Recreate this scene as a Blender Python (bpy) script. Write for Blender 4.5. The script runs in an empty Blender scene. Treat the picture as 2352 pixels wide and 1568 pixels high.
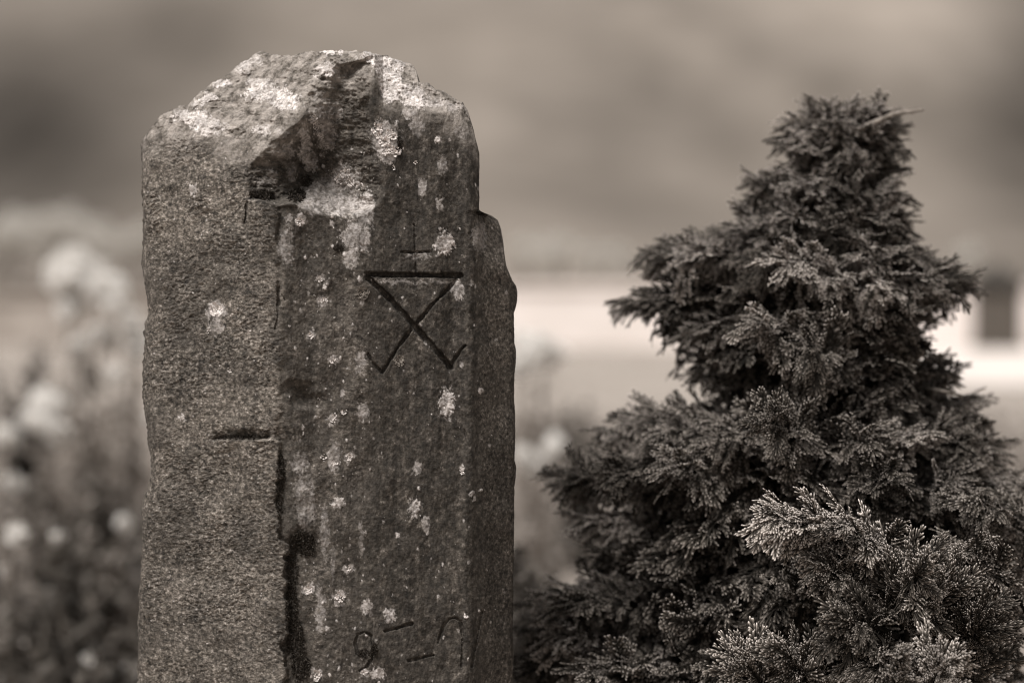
import bpy, math, random
import numpy as np
from mathutils import Vector

sc = bpy.context.scene
# ------------------------------------------------------------------ camera, world, sun, exposure
F = 85.0 / 36.0 * 2352.0            # focal length in picture units (a 2352 x 1568 picture)
CAMZ = 1.15
CX, CY = 1176.0, 784.0
cam_data = bpy.data.cameras.new('camera'); cam = bpy.data.objects.new('camera', cam_data)
sc.collection.objects.link(cam)
cam.location = (0, 0, CAMZ); cam.rotation_euler = (math.radians(90), 0, 0)
cam_data.lens = 85; cam_data.sensor_width = 36; cam_data.clip_end = 3000; cam_data.clip_start = 0.05
cam_data.dof.use_dof = True; cam_data.dof.focus_distance = 2.65; cam_data.dof.aperture_fstop = 2.3
cam_data.dof.aperture_blades = 0
sc.camera = cam
SUN_EL, SUN_AZ = math.radians(60), math.radians(-146)   # azimuth from +Y (view direction), negative = left; >90 = behind the camera
world = bpy.data.worlds.new('World'); sc.world = world; world.use_nodes = True
wn = world.node_tree; bg = wn.nodes['Background']
sky = wn.nodes.new('ShaderNodeTexSky'); sky.sky_type = 'NISHITA'; sky.sun_disc = False
sky.sun_elevation = SUN_EL; sky.sun_rotation = SUN_AZ; sky.dust_density = 4.0
hs = wn.nodes.new('ShaderNodeHueSaturation'); hs.inputs['Saturation'].default_value = 0.0
wn.links.new(sky.outputs[0], hs.inputs['Color']); wn.links.new(hs.outputs[0], bg.inputs[0])
bg.inputs[1].default_value = 0.065
sun_d = bpy.data.lights.new('sun', 'SUN'); sun_d.energy = 4.4; sun_d.angle = math.radians(30)
sun_d.color = (1.0, 0.985, 0.965)
sun = bpy.data.objects.new('sun', sun_d); sc.collection.objects.link(sun)
sdir = Vector((math.sin(SUN_AZ) * math.cos(SUN_EL), math.cos(SUN_AZ) * math.cos(SUN_EL), math.sin(SUN_EL)))
sun.rotation_euler = sdir.to_track_quat('Z', 'Y').to_euler()
vs = sc.view_settings; vs.view_transform = 'Standard'; vs.look = 'None'; vs.gamma = 1.0; vs.use_curve_mapping = False
vs.exposure = 0.14
try:
    sc.cycles.use_denoising = True
    sc.cycles.denoiser = 'OPENIMAGEDENOISE'
    sc.cycles.filter_width = 1.1
    sc.cycles.max_bounces = 5; sc.cycles.diffuse_bounces = 4
except Exception:
    pass

# ------------------------------------------------------------------ helpers
def unproj(px, py, D):
    """world point seen at picture position (px, py) at distance D in front of the camera"""
    return np.array([(px - CX) / F * D, D, CAMZ - (py - CY) / F * D])

def obj_from(name, verts, quads, tris, mat, parent=None, attrs=None, smooth=False):
    me = bpy.data.meshes.new(name)
    verts = np.asarray(verts, dtype=np.float32)
    quads = np.asarray(quads, dtype=np.int32).reshape(-1, 4); tris = np.asarray(tris, dtype=np.int32).reshape(-1, 3)
    nq, nt = len(quads), len(tris)
    me.vertices.add(len(verts)); me.vertices.foreach_set('co', verts.ravel())
    me.loops.add(nq * 4 + nt * 3)
    me.loops.foreach_set('vertex_index', np.concatenate([quads.ravel(), tris.ravel()]).astype(np.int32))
    me.polygons.add(nq + nt)
    ls = np.concatenate([np.arange(nq) * 4, nq * 4 + np.arange(nt) * 3]).astype(np.int32)
    me.polygons.foreach_set('loop_start', ls)
    me.polygons.foreach_set('use_smooth', np.full(nq + nt, bool(smooth)))
    if attrs:
        for k, v in attrs.items():
            a = me.attributes.new(k, 'FLOAT', 'POINT'); a.data.foreach_set('value', np.asarray(v, dtype=np.float32))
    me.update(calc_edges=True)
    me.materials.append(mat)
    o = bpy.data.objects.new(name, me); sc.collection.objects.link(o)
    if parent is not None:
        o.parent = parent
    return o

def empty(name, loc):
    o = bpy.data.objects.new(name, None); sc.collection.objects.link(o); o.location = loc
    return o

def tag(o, label=None, cat=None, group=None, kind=None):
    if label: o['label'] = label
    if cat: o['category'] = cat
    if group: o['group'] = group
    if kind: o['kind'] = kind
    return o

def copy_tree(o, parent=None):
    c = o.copy(); sc.collection.objects.link(c)
    if parent is not None: c.parent = parent
    for ch in list(o.children): copy_tree(ch, c)
    return c

_tables = {}
def noise2(x, y, seed=0):
    if seed not in _tables:
        _tables[seed] = np.random.RandomState(seed + 11).rand(256, 256).astype(np.float32) * 2 - 1
    T = _tables[seed]
    xi = np.floor(x).astype(np.int64); yi = np.floor(y).astype(np.int64)
    fx = x - xi; fy = y - yi
    fx = fx * fx * fx * (fx * (fx * 6 - 15) + 10); fy = fy * fy * fy * (fy * (fy * 6 - 15) + 10)
    a = T[xi & 255, yi & 255]; b = T[(xi + 1) & 255, yi & 255]
    c = T[xi & 255, (yi + 1) & 255]; d = T[(xi + 1) & 255, (yi + 1) & 255]
    return (a + (b - a) * fx) * (1 - fy) + (c + (d - c) * fx) * fy

def fbm(x, y, seed=0, octv=4, gain=0.5):
    s = 0; a = 1.0; t = 0
    for i in range(octv):
        s = s + a * noise2(x * 2 ** i + 17.3 * i, y * 2 ** i + 9.1 * i, seed + i); t += a; a *= gain
    return s / t

def sstep(a, b, x):
    t = np.clip((x - a) / (b - a), 0, 1); return t * t * (3 - 2 * t)

def pl(pts, q):
    p = np.array(pts, dtype=float); return np.interp(q, p[:, 0], p[:, 1])

def sep(v, warm=1.0):
    """sepia-toned base colour of a luminance"""
    k = max(0.0, 1.0 - v ** 0.7) * warm
    return (v * (1.075 + 0.10 * k), v * (0.985 - 0.01 * k), v * (0.95 - 0.17 * k), 1)

def gry(v): return (v, v, v, 1)

def ramp(nt, fac, stops):
    r = nt.nodes.new('ShaderNodeValToRGB'); e = r.color_ramp.elements
    e[0].position, e[0].color = stops[0][0], stops[0][1]
    e[1].position, e[1].color = stops[-1][0], stops[-1][1]
    for p, c in stops[1:-1]:
        n = e.new(p); n.color = c
    nt.links.new(fac, r.inputs[0]); return r.outputs[0]

def tnoise(nt, coord, scale, detail=4, rough=0.55, stretch=None):
    if stretch:
        mp = nt.nodes.new('ShaderNodeMapping'); mp.inputs['Scale'].default_value = stretch
        nt.links.new(coord, mp.inputs[0]); coord = mp.outputs[0]
    n = nt.nodes.new('ShaderNodeTexNoise'); n.inputs['Scale'].default_value = scale
    n.inputs['Detail'].default_value = detail; n.inputs['Roughness'].default_value = rough
    nt.links.new(coord, n.inputs['Vector']); return n.outputs[0]

def mix(nt, fac, a, b, mode='MIX'):
    m = nt.nodes.new('ShaderNodeMix'); m.data_type = 'RGBA'; m.blend_type = mode
    for sock, v in ((m.inputs[0], fac), (m.inputs[6], a), (m.inputs[7], b)):
        if hasattr(v, 'is_linked'): nt.links.new(v, sock)
        else: sock.default_value = v
    return m.outputs[2]

def math_n(nt, op, a, b=0.0, clamp=False):
    m = nt.nodes.new('ShaderNodeMath'); m.operation = op; m.use_clamp = clamp
    for sock, v in ((m.inputs[0], a), (m.inputs[1], b)):
        if hasattr(v, 'is_linked'): nt.links.new(v, sock)
        else: sock.default_value = v
    return m.outputs[0]

def attr(nt, name):
    a = nt.nodes.new('ShaderNodeAttribute'); a.attribute_name = name; return a.outputs['Fac']

def new_mat(name, rough=0.85, spec=0.3):
    m = bpy.data.materials.new(name); m.use_nodes = True
    nt = m.node_tree; b = nt.nodes['Principled BSDF']
    b.inputs['Roughness'].default_value = rough; b.inputs['Specular IOR Level'].default_value = spec
    tc = nt.nodes.new('ShaderNodeTexCoord')
    return m, nt, b, tc.outputs['Object']

def bump(nt, b, h, strength, dist):
    n = nt.nodes.new('ShaderNodeBump'); n.inputs['Strength'].default_value = strength; n.inputs['Distance'].default_value = dist
    nt.links.new(h, n.inputs['Height']); nt.links.new(n.outputs[0], b.inputs['Normal'])

def simple_mat(name, v0, v1, scale, rough=0.9, spec=0.2, bmp=0.0, bd=0.01, warm=1.0, detail=5, lo=0.35, hi=0.65):
    m, nt, b, co = new_mat(name, rough, spec)
    n = tnoise(nt, co, scale, detail)
    nt.links.new(ramp(nt, n, [(lo, sep(v0, warm)), (hi, sep(v1, warm))]), b.inputs['Base Color'])
    if bmp: bump(nt, b, n, bmp, bd)
    return m

class MB:
    """collects pieces into one mesh"""
    def __init__(s): s.v = []; s.q = []; s.t = []; s.a = []; s.n = 0
    def add(s, v, q=(), t=(), a=None):
        v = np.asarray(v, dtype=np.float32).reshape(-1, 3)
        q = np.asarray(q, dtype=np.int32).reshape(-1, 4); t = np.asarray(t, dtype=np.int32).reshape(-1, 3)
        s.v.append(v); s.q.append(q + s.n); s.t.append(t + s.n)
        s.a.append(np.zeros(len(v)) if a is None else np.asarray(a)); s.n += len(v)
    def tube(s, pts, rad, n=6, a=0.0):
        pts = np.asarray(pts, dtype=float); k = len(pts); rad = np.broadcast_to(rad, (k,))
        tan = np.gradient(pts, axis=0); tan /= np.linalg.norm(tan, axis=1)[:, None] + 1e-9
        ref = np.array([0.31, 0.17, 0.93]); V = []
        for i in range(k):
            u = np.cross(tan[i], ref); u /= np.linalg.norm(u) + 1e-9; w = np.cross(tan[i], u)
            for j in range(n):
                an = 2 * math.pi * j / n
                V.append(pts[i] + rad[i] * (math.cos(an) * u + math.sin(an) * w))
        Q = [[i * n + j, i * n + (j + 1) % n, (i + 1) * n + (j + 1) % n, (i + 1) * n + j] for i in range(k - 1) for j in range(n)]
        V.append(pts[-1] + tan[-1] * rad[-1] * 0.5); V.append(pts[0] - tan[0] * rad[0] * 0.5); e = k * n
        T = [[(k - 1) * n + j, (k - 1) * n + (j + 1) % n, e] for j in range(n)] + [[(j + 1) % n, j, e + 1] for j in range(n)]
        s.add(V, Q, T, np.full(len(V), a))
    def box(s, x0, x1, y0, y1, z0, z1, a=0.0):
        V = [(x, y, z) for x in (x0, x1) for y in (y0, y1) for z in (z0, z1)]
        s.add(V, [(0, 1, 3, 2), (4, 6, 7, 5), (0, 4, 5, 1), (2, 3, 7, 6), (0, 2, 6, 4), (1, 5, 7, 3)], (), np.full(8, a))
    def build(s, name, mat, parent=None, attr_name=None, smooth=False):
        return obj_from(name, np.concatenate(s.v), np.concatenate(s.q), np.concatenate(s.t), mat, parent,
                        {attr_name: np.concatenate(s.a)} if attr_name else None, smooth)

# ------------------------------------------------------------------ terrain: ground, path, hill
GZ = [(-30, 0.0), (0, 0.0), (4, 0.0), (6, 0.08), (10, 0.36), (16, 0.64), (20, 0.80), (23, 0.92), (26.5, 1.09), (30, 1.12), (45, 1.3)]
def gz(x, y):
    return pl(GZ, y) + 0.03 * fbm(np.asarray(x) * 0.35, np.asarray(y) * 0.35, 40, 3)

def grid_sheet(name, xs, ys, zf, mat, attrs=None):
    X, Y = np.meshgrid(xs, ys); Z = zf(X, Y)
    nx, ny = len(xs), len(ys); i = np.arange(ny - 1)[:, None] * nx + np.arange(nx - 1)[None]
    Q = np.stack([i, i + 1, i + nx + 1, i + nx], -1).reshape(-1, 4)
    V = np.stack([X, Y, Z], -1).reshape(-1, 3)
    return obj_from(name, V, Q, [], mat, None, attrs(V) if attrs else None, True)

m, nt, b, co = new_mat('meadow_ground', 0.95, 0.1)
n1 = tnoise(nt, co, 1.3, 6, 0.6); n2 = tnoise(nt, co, 9, 4)
c = ramp(nt, n1, [(0.3, sep(0.19)), (0.52, sep(0.28)), (0.72, sep(0.38))])
nt.links.new(mix(nt, 0.5, c, ramp(nt, n2, [(0.35, sep(0.12)), (0.65, sep(0.4))])), b.inputs['Base Color'])
ground = grid_sheet('ground', np.linspace(-45, 45, 121), np.concatenate([np.linspace(-30, 0, 12), np.linspace(1, 46, 120)]), gz, m)
tag(ground, 'pale dry meadow rising gently behind the old stone', kind='structure')

pm = simple_mat('pale_gravel', 0.5, 0.66, 14, 0.95, 0.1)
path = grid_sheet('path', np.linspace(2.2, 30, 60), np.linspace(19.5, 26.7, 24), lambda x, y: gz(x, y) + 0.012, pm)
tag(path, 'pale gravel strip at the foot of the white wall', kind='structure')

HZ = [(42, 1.25), (60, 2.2), (80, 4.5), (110, 10), (160, 22), (220, 37), (300, 58), (400, 86), (520, 120), (700, 170), (1000, 230)]
def hz(x, y):
    s = sstep(45, 140, y)
    return pl(HZ, y) + s * (9 * fbm(x / 90.0, y / 90.0, 50, 4) - 0.0)
HP = [  # patches of heather, wood and pasture: picture place they are seen at, size, tilt, change
    (40, 290, 330, 250, 0.0, -0.38), (430, 70, 170, 130, 0.2, -0.22), (150, 420, 260, 120, 0.1, -0.12),
    (1330, 290, 140, 85, 0.5, -0.17), (1500, 180, 230, 55, 0.6, -0.14), (1800, 150, 330, 45, 0.5, -0.13), (1640, 330, 260, 60, 0.5, -0.10), (1500, 60, 220, 45, 0.5, 0.07), (1180, 180, 120, 50, 0.4, 0.06),
    (2120, 260, 180, 60, 0.4, -0.08), (2390, 260, 170, 330, 0.2, -0.34), (1930, 20, 260, 75, 0.1, 0.16), (2170, 60, 200, 80, 0.3, 0.08),
    (1160, 330, 110, 50, 0.2, 0.10), (1420, 470, 330, 80, 0.3, -0.12), (2180, 470, 130, 110, 0.3, 0.08), (1250, 90, 320, 70, 0.1, 0.07),
    (700, 60, 200, 60, 0.2, 0.02), (2280, 560, 120, 60, 0.0, 0.04), (1260, 590, 240, 38, 0.0, 0.14), (150, 545, 260, 50, 0.0, 0.08), (160, 630, 300, 30, 0.0, -0.15), (1300, 520, 260, 60, 0.2, 0.02)]
def hill_attr(V):
    D = V[:, 1]; px = V[:, 0] / D * F + CX; py = CY - (V[:, 2] - CAMZ) / D * F
    w = np.ones(len(V))
    for x, y, rx, ry, t, d in HP:
        dx, dy = px - x, py - y; c_, s_ = math.cos(t), math.sin(t)
        u, v = (dx * c_ + dy * s_) / rx, (-dx * s_ + dy * c_) / ry
        w *= 1 + 2.1 * d * np.exp(-(u * u + v * v) * 0.9)
    return {'cover': w}
m, nt, b, co = new_mat('hill_pasture', 0.95, 0.05)
n1 = tnoise(nt, co, 0.05, 6, 0.6); n2 = tnoise(nt, co, 0.3, 3)
c = ramp(nt, n1, [(0.3, sep(0.135)), (0.7, sep(0.19))])
c = mix(nt, 0.3, c, ramp(nt, n2, [(0.35, sep(0.12)), (0.65, sep(0.205))]))
cb = nt.nodes.new('ShaderNodeCombineColor'); a_ = attr(nt, 'cover')
for i in range(3): nt.links.new(a_, cb.inputs[i])
nt.links.new(mix(nt, 1.0, c, cb.outputs[0], 'MULTIPLY'), b.inputs['Base Color'])
hill = grid_sheet('hill', np.linspace(-420, 420, 260), np.concatenate([np.linspace(42, 160, 90), np.linspace(163, 1000, 150)]), hz, m, hill_attr)
tag(hill, 'pale hillside with darker patches of heather filling the sky', kind='structure')

# ------------------------------------------------------------------ far wall, hedge, pillar
def wall(name, x0, x1, y0, y1, ztop, mat, capmat, label):
    root = empty(name, ((x0 + x1) / 2, y0, float(gz((x0 + x1) / 2, y0))))
    n = int(abs(x1 - x0) / 0.25) + 1; xs = np.linspace(x0, x1, n); ys = np.linspace(y0, y1, n); mb = MB(); cp = MB()
    r = root.location
    def strip(M, half, zlo, zhi, jit, seed):
        j = jit * noise2(xs * 2.0, ys * 0 + 3.3, seed)
        V = np.stack([np.stack([xs, ys - half, zlo], -1), np.stack([xs, ys - half, zhi + j], -1),
                      np.stack([xs, ys + half, zhi + j], -1), np.stack([xs, ys + half, zlo], -1)], 1).reshape(-1, 3) - np.array(r)
        Q = [(4 * i + k, 4 * (i + 1) + k, 4 * (i + 1) + (k + 1) % 4, 4 * i + (k + 1) % 4) for i in range(n - 1) for k in range(4)]
        Q += [(0, 1, 2, 3), (4 * n - 1, 4 * n - 2, 4 * n - 3, 4 * n - 4)]
        M.add(V, Q)
    base = gz(xs, ys) - 0.15
    strip(mb, 0.16, base, np.full(n, ztop - 0.06), 0.008, 60)
    strip(cp, 0.20, np.full(n, ztop - 0.058), np.full(n, ztop), 0.012, 61)
    mb.build('wall_face', mat, root); cp.build('coping', capmat, root)
    tag(root, label, 'wall'); return root
ww = simple_mat('white_render', 0.68, 0.80, 1.2, 0.9, 0.2)
wall('boundary_wall', -1.8, 30, 27.0, 27.0, 1.15 + 27 * (CY - 652) / F, ww, ww, 'low white rendered wall running behind the conifer at the foot of the hill')
gw = simple_mat('grey_render', 0.27, 0.40, 1.4, 0.9, 0.2)
wall('boundary_wall', -30, -2.0, 27.3, 27.3, 1.15 + 27 * (CY - 672) / F, gw, gw, 'low grey wall behind the pale flowering plants beside the stone')

def leaf_cloud(mb, centers, radii, n, size, rng, flat=1.0, a=0.0, aspect=1.6):
    """many small leaf faces spread through ellipsoids"""
    centers = np.asarray(centers, float); radii = np.asarray(radii, float)
    if radii.ndim == 1: radii = np.repeat(radii[:, None], 3, 1)
    k = rng.randint(0, len(centers), n)
    d = rng.normal(size=(n, 3)); d /= np.linalg.norm(d, axis=1)[:, None]
    p = centers[k] + d * radii[k] * (rng.rand(n)[:, None] ** 0.45)
    u = rng.normal(size=(n, 3)); u /= np.linalg.norm(u, axis=1)[:, None]
    w = rng.normal(size=(n, 3)); w = np.cross(u, w); w /= np.linalg.norm(w, axis=1)[:, None]
    s = size * (0.6 + 0.8 * rng.rand(n))[:, None]
    nn = np.cross(u, w)
    V = np.stack([p - u * s * aspect, p + w * s * 0.6 + nn * s * 0.15, p + u * s * aspect, p - w * s * 0.6 + nn * s * 0.15], 1).reshape(-1, 3)
    mb.add(V, np.arange(4 * n).reshape(-1, 4), (), np.repeat(a + rng.rand(n) * 0.5, 4))

def leaf_mat(name, v0, v1, rough=0.6, spec=0.3, tr=0.15, warm=1.0):
    m, nt, b, co = new_mat(name, rough, spec)
    c = ramp(nt, attr(nt, 'tone'), [(0.0, sep(v0, warm)), (1.0, sep(v1, warm))] if not isinstance(v0, tuple) else [(0.0, v0), (1.0, v1)])
    nt.links.new(c, b.inputs['Base Color'])
    if tr:
        t = nt.nodes.new('ShaderNodeBsdfTranslucent'); nt.links.new(c, t.inputs[0]); mx = nt.nodes.new('ShaderNodeMixShader'); mx.inputs[0].default_value = tr
        nt.links.new(b.outputs[0], mx.inputs[1]); nt.links.new(t.outputs[0], mx.inputs[2]); nt.links.new(mx.outputs[0], nt.nodes['Material Output'].inputs[0])
    return m
hedge_m = leaf_mat('hedge_leaves', 0.26, 0.42)
rng = np.random.RandomState(5)
hr = empty('hedge', (0, 36, 1.15)); mb = MB()
cs = [(x, 36 + rng.rand() * 0.6, 1.62 + 0.12 * rng.rand() + 0.12) for x in np.arange(-17, 17, 0.5)]
leaf_cloud(mb, np.array(cs) - np.array((0, 36, 1.15)), np.tile([[0.5, 0.45, 0.42]], (len(cs), 1)), 9000, 0.06, rng)
mb.build('foliage', hedge_m, hr, 'tone')
tag(hr, 'dim clipped hedge showing just above the top of the wall', 'hedge')

pale_leaf = leaf_mat('pale_scrub_leaves', (.70, .665, .62, 1), (.86, .825, .775, 1), .6, .1, .5)
bark_m = simple_mat('bark', 0.05, 0.12, 60, bmp=0.5, bd=0.004)
def scrub(px, py, D, r, label, n=420):
    p = unproj(px, py, D); g = float(hz(p[0], p[1])); root = empty('scrub_bush', (p[0], p[1], g))
    mb = MB(); h = max(p[2] - g, 0.25)
    cs = np.array([[rng.uniform(-r, r) * .7, rng.uniform(-r, r) * .5, h + rng.uniform(-r, r) * .4] for _ in range(6)])
    leaf_cloud(mb, cs, np.full(6, r * 0.7), n * 3, r * 0.075, rng); mb.build('foliage', pale_leaf, root, 'tone')
    mb = MB(); mb.tube([(0, 0, -0.2), (0.04, 0, h * .6), (0, 0.03, h)], [0.06, 0.05, 0.02], 6); mb.build('trunk', bark_m, root)
    tag(root, label, 'bush', 'pale scrub bushes along the foot of the hill')
SL = ['pale round scrub bush at the hill foot nearest the edge of the stone', 'largest pale scrub bush above the white wall beside the stone',
      'small pale scrub bush above the white wall, towards the conifer', 'pale scrub bush just beside the branch tip of the conifer',
      'pale scrub bush at the far edge of the hill foot, above the flowers', 'wide pale scrub bush over the white flower heads',
      'low pale scrub bush between flower heads and stone', 'pale scrub bush half hidden by the rough side of the stone',
      'pale scrub bush at the hill foot beside the dark pillar']
for (px, py, r), lb in zip([(1205, 575, .34), (1283, 580, .42), (1360, 585, .34), (1430, 590, .3), (25, 530, .55), (120, 535, .6), (215, 545, .5), (310, 548, .42), (2215, 590, .35)], SL):
    scrub(px, py, 56 + rng.rand() * 6, r, lb)

# dark pillar with pyramid cap in front of the white wall
p = unproj(2291, 794, 26.0); gp = float(gz(p[0], p[1])) + 0.02
pr = empty('stone_pillar', (p[0], p[1], gp)); k = 26.0 / F
dk = simple_mat('dark_slate', 0.06, 0.09, 7, 0.7, 0.3, 0.3, 0.01); dk2 = simple_mat('dark_slate_cap', 0.022, 0.04, 7, 0.7, 0.3)
mb = MB(); w = 51 * k; hgt = (792 - 668) * k; mb.box(-w, w, -0.16, 0.16, -0.1, hgt); mb.build('shaft', dk, pr)
mb = MB(); mb.box(-w * 1.12, w * 1.12, -0.2, 0.2, -0.1, 0.045); mb.build('plinth', dk, pr)
mb = MB(); wc = w * 1.1; z0 = hgt + 0.003; z1 = z0 + 26 * k; z2 = z1 + 44 * k
V = [(-wc, -.19, z0), (wc, -.19, z0), (wc, .19, z0), (-wc, .19, z0), (-wc, -.19, z1), (wc, -.19, z1), (wc, .19, z1), (-wc, .19, z1), (0.0, 0, z2)]
mb.add(V, [(3, 2, 1, 0), (0, 1, 5, 4), (1, 2, 6, 5), (2, 3, 7, 6), (3, 0, 4, 7)], [(4, 5, 8), (5, 6, 8), (6, 7, 8), (7, 4, 8)]); mb.build('cap', dk2, pr)
tag(pr, 'dark stone pillar with a pointed cap standing before the white wall', 'pillar')

# ------------------------------------------------------------------ the old stone
SD = 2.6; S = SD / F
XC = [(0, 640), (1000, 640), (1215, 638), (1250, 662), (1420, 656), (1568, 655), (4000, 655)]
YTOP = [(315, 350), (328, 322), (345, 292), (365, 267), (400, 251), (430, 240), (470, 203), (500, 184), (530, 163), (560, 143), (590, 123), (605, 118), (622, 122), (650, 132), (690, 124), (720, 118), (760, 114), (800, 120), (838, 115), (870, 125), (900, 133), (925, 142), (945, 146), (956, 158), (961, 187), (976, 188), (1000, 202), (1040, 224), (1062, 233), (1075, 255), (1083, 282), (1092, 315), (1101, 352)]
XL = [(0, 328), (330, 328), (400, 327), (520, 329), (600, 327), (640, 330), (692, 338), (720, 340), (760, 333), (830, 327), (900, 326), (935, 331), (985, 339), (1030, 344), (1060, 347), (1090, 346), (1120, 339), (1165, 328), (1250, 325), (1350, 320), (1450, 317), (1568, 315), (4000, 300)]
XR = [(0, 1101), (484, 1101), (489, 1112), (495, 1128), (505, 1142), (520, 1149), (560, 1155), (610, 1163), (640, 1175), (655, 1181), (700, 1180), (800, 1182), (930, 1181), (1000, 1184), (1100, 1181), (1200, 1181), (1300, 1179), (1568, 1177), (4000, 1172)]
XE = [(0, 870), (120, 866), (140, 820), (150, 775), (170, 742), (195, 712), (265, 700), (285, 682), (370, 578), (380, 570), (470, 566), (4000, 566)]
XRR = [(0, 862), (150, 866), (250, 862), (330, 866), (400, 885), (470, 875), (520, 800)]
YLED = [(500, 455), (565, 458), (600, 458), (640, 470), (700, 480), (750, 493), (800, 503), (840, 500), (870, 470), (900, 440)]
YLIP = [(315, 350), (345, 322), (400, 308), (480, 318), (560, 345), (620, 335), (700, 262), (760, 200), (860, 165), (880, 228), (930, 243), (1000, 254), (1060, 268), (1101, 330)]

def seg(x, y, x0, y0, x1, y1):
    dx, dy = x1 - x0, y1 - y0; L2 = dx * dx + dy * dy
    t = np.clip(((x - x0) * dx + (y - y0) * dy) / L2, 0, 1)
    return np.hypot(x - x0 - t * dx, y - y0 - t * dy), t
# carved strokes: points, half width, depth (m)
STROKES = [([(843, 630), (940, 632), (1057, 633)], 6.6, .0068), ([(951, 515), (953, 570), (956, 628)], 2.6, .0022), ([(922, 579), (955, 580), (988, 578)], 3.6, .003),
           ([(847, 640), (890, 682), (938, 733), (990, 792), (1034, 844)], 7.6, .0075), ([(1048, 644), (990, 703), (950, 750), (918, 792), (878, 855)], 4.6, .0042),
           ([(845, 812), (856, 835), (878, 855)], 3.8, .0034), ([(1034, 844), (1047, 820), (1068, 793)], 3.6, .0032),
           ([(822, 1500), (816, 1475), (823, 1455), (838, 1450), (853, 1460), (860, 1485), (855, 1508), (844, 1528), (826, 1540)], 3.6, .0026),
           ([(884, 1449), (915, 1441), (945, 1431)], 4.0, .003), ([(938, 1517), (965, 1510), (995, 1503)], 3.6, .0026),
           ([(1006, 1475), (1013, 1452), (1022, 1432), (1034, 1420), (1046, 1418), (1057, 1426), (1062, 1444), (1064, 1480), (1060, 1530)], 3.4, .0022),
           ([(1107, 1404), (1098, 1450), (1084, 1530)], 3.2, .0028), ([(638, 648), (643, 672), (637, 700), (640, 722), (632, 756)], 2.8, .0022), ([(643, 672), (655, 690)], 2.2, .0014),
           ([(568, 464), (566, 480), (566, 495), (561, 514)], 3.2, .0035), ([(640, 660), (640, 700)], 4.5, .005), ([(1066, 985), (1074, 1010), (1084, 1022)], 2.2, .0014)]
def groove_field(x, y):
    g = np.zeros_like(x); wob = 5 * fbm(x * .06, y * .06, 70, 3)
    for pts, hw, dp in STROKES:
        xs = [p[0] for p in pts]; ys = [p[1] for p in pts]
        m_ = (x > min(xs) - 25) & (x < max(xs) + 25) & (y > min(ys) - 25) & (y < max(ys) + 25)
        if not m_.any(): continue
        d = np.full(m_.sum(), 1e9)
        for (a0, b0), (a1, b1) in zip(pts[:-1], pts[1:]):
            d = np.minimum(d, seg(x[m_], y[m_], a0, b0, a1, b1)[0])
        d = d + wob[m_] * 0.5 + .9 * noise2(x[m_] * .3, y[m_] * .3, 161)
        g[m_] = np.maximum(g[m_], dp * 1.15 * np.clip((hw * 1.08 - d) / (hw * .6), 0, 1))
    return g

def blobf(x, y, cx, cy, rx, ry, soft=0.5):
    r = np.hypot((x - cx) / rx, (y - cy) / ry); return 1 - sstep(1 - soft, 1 + soft * 0.3, r)

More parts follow.
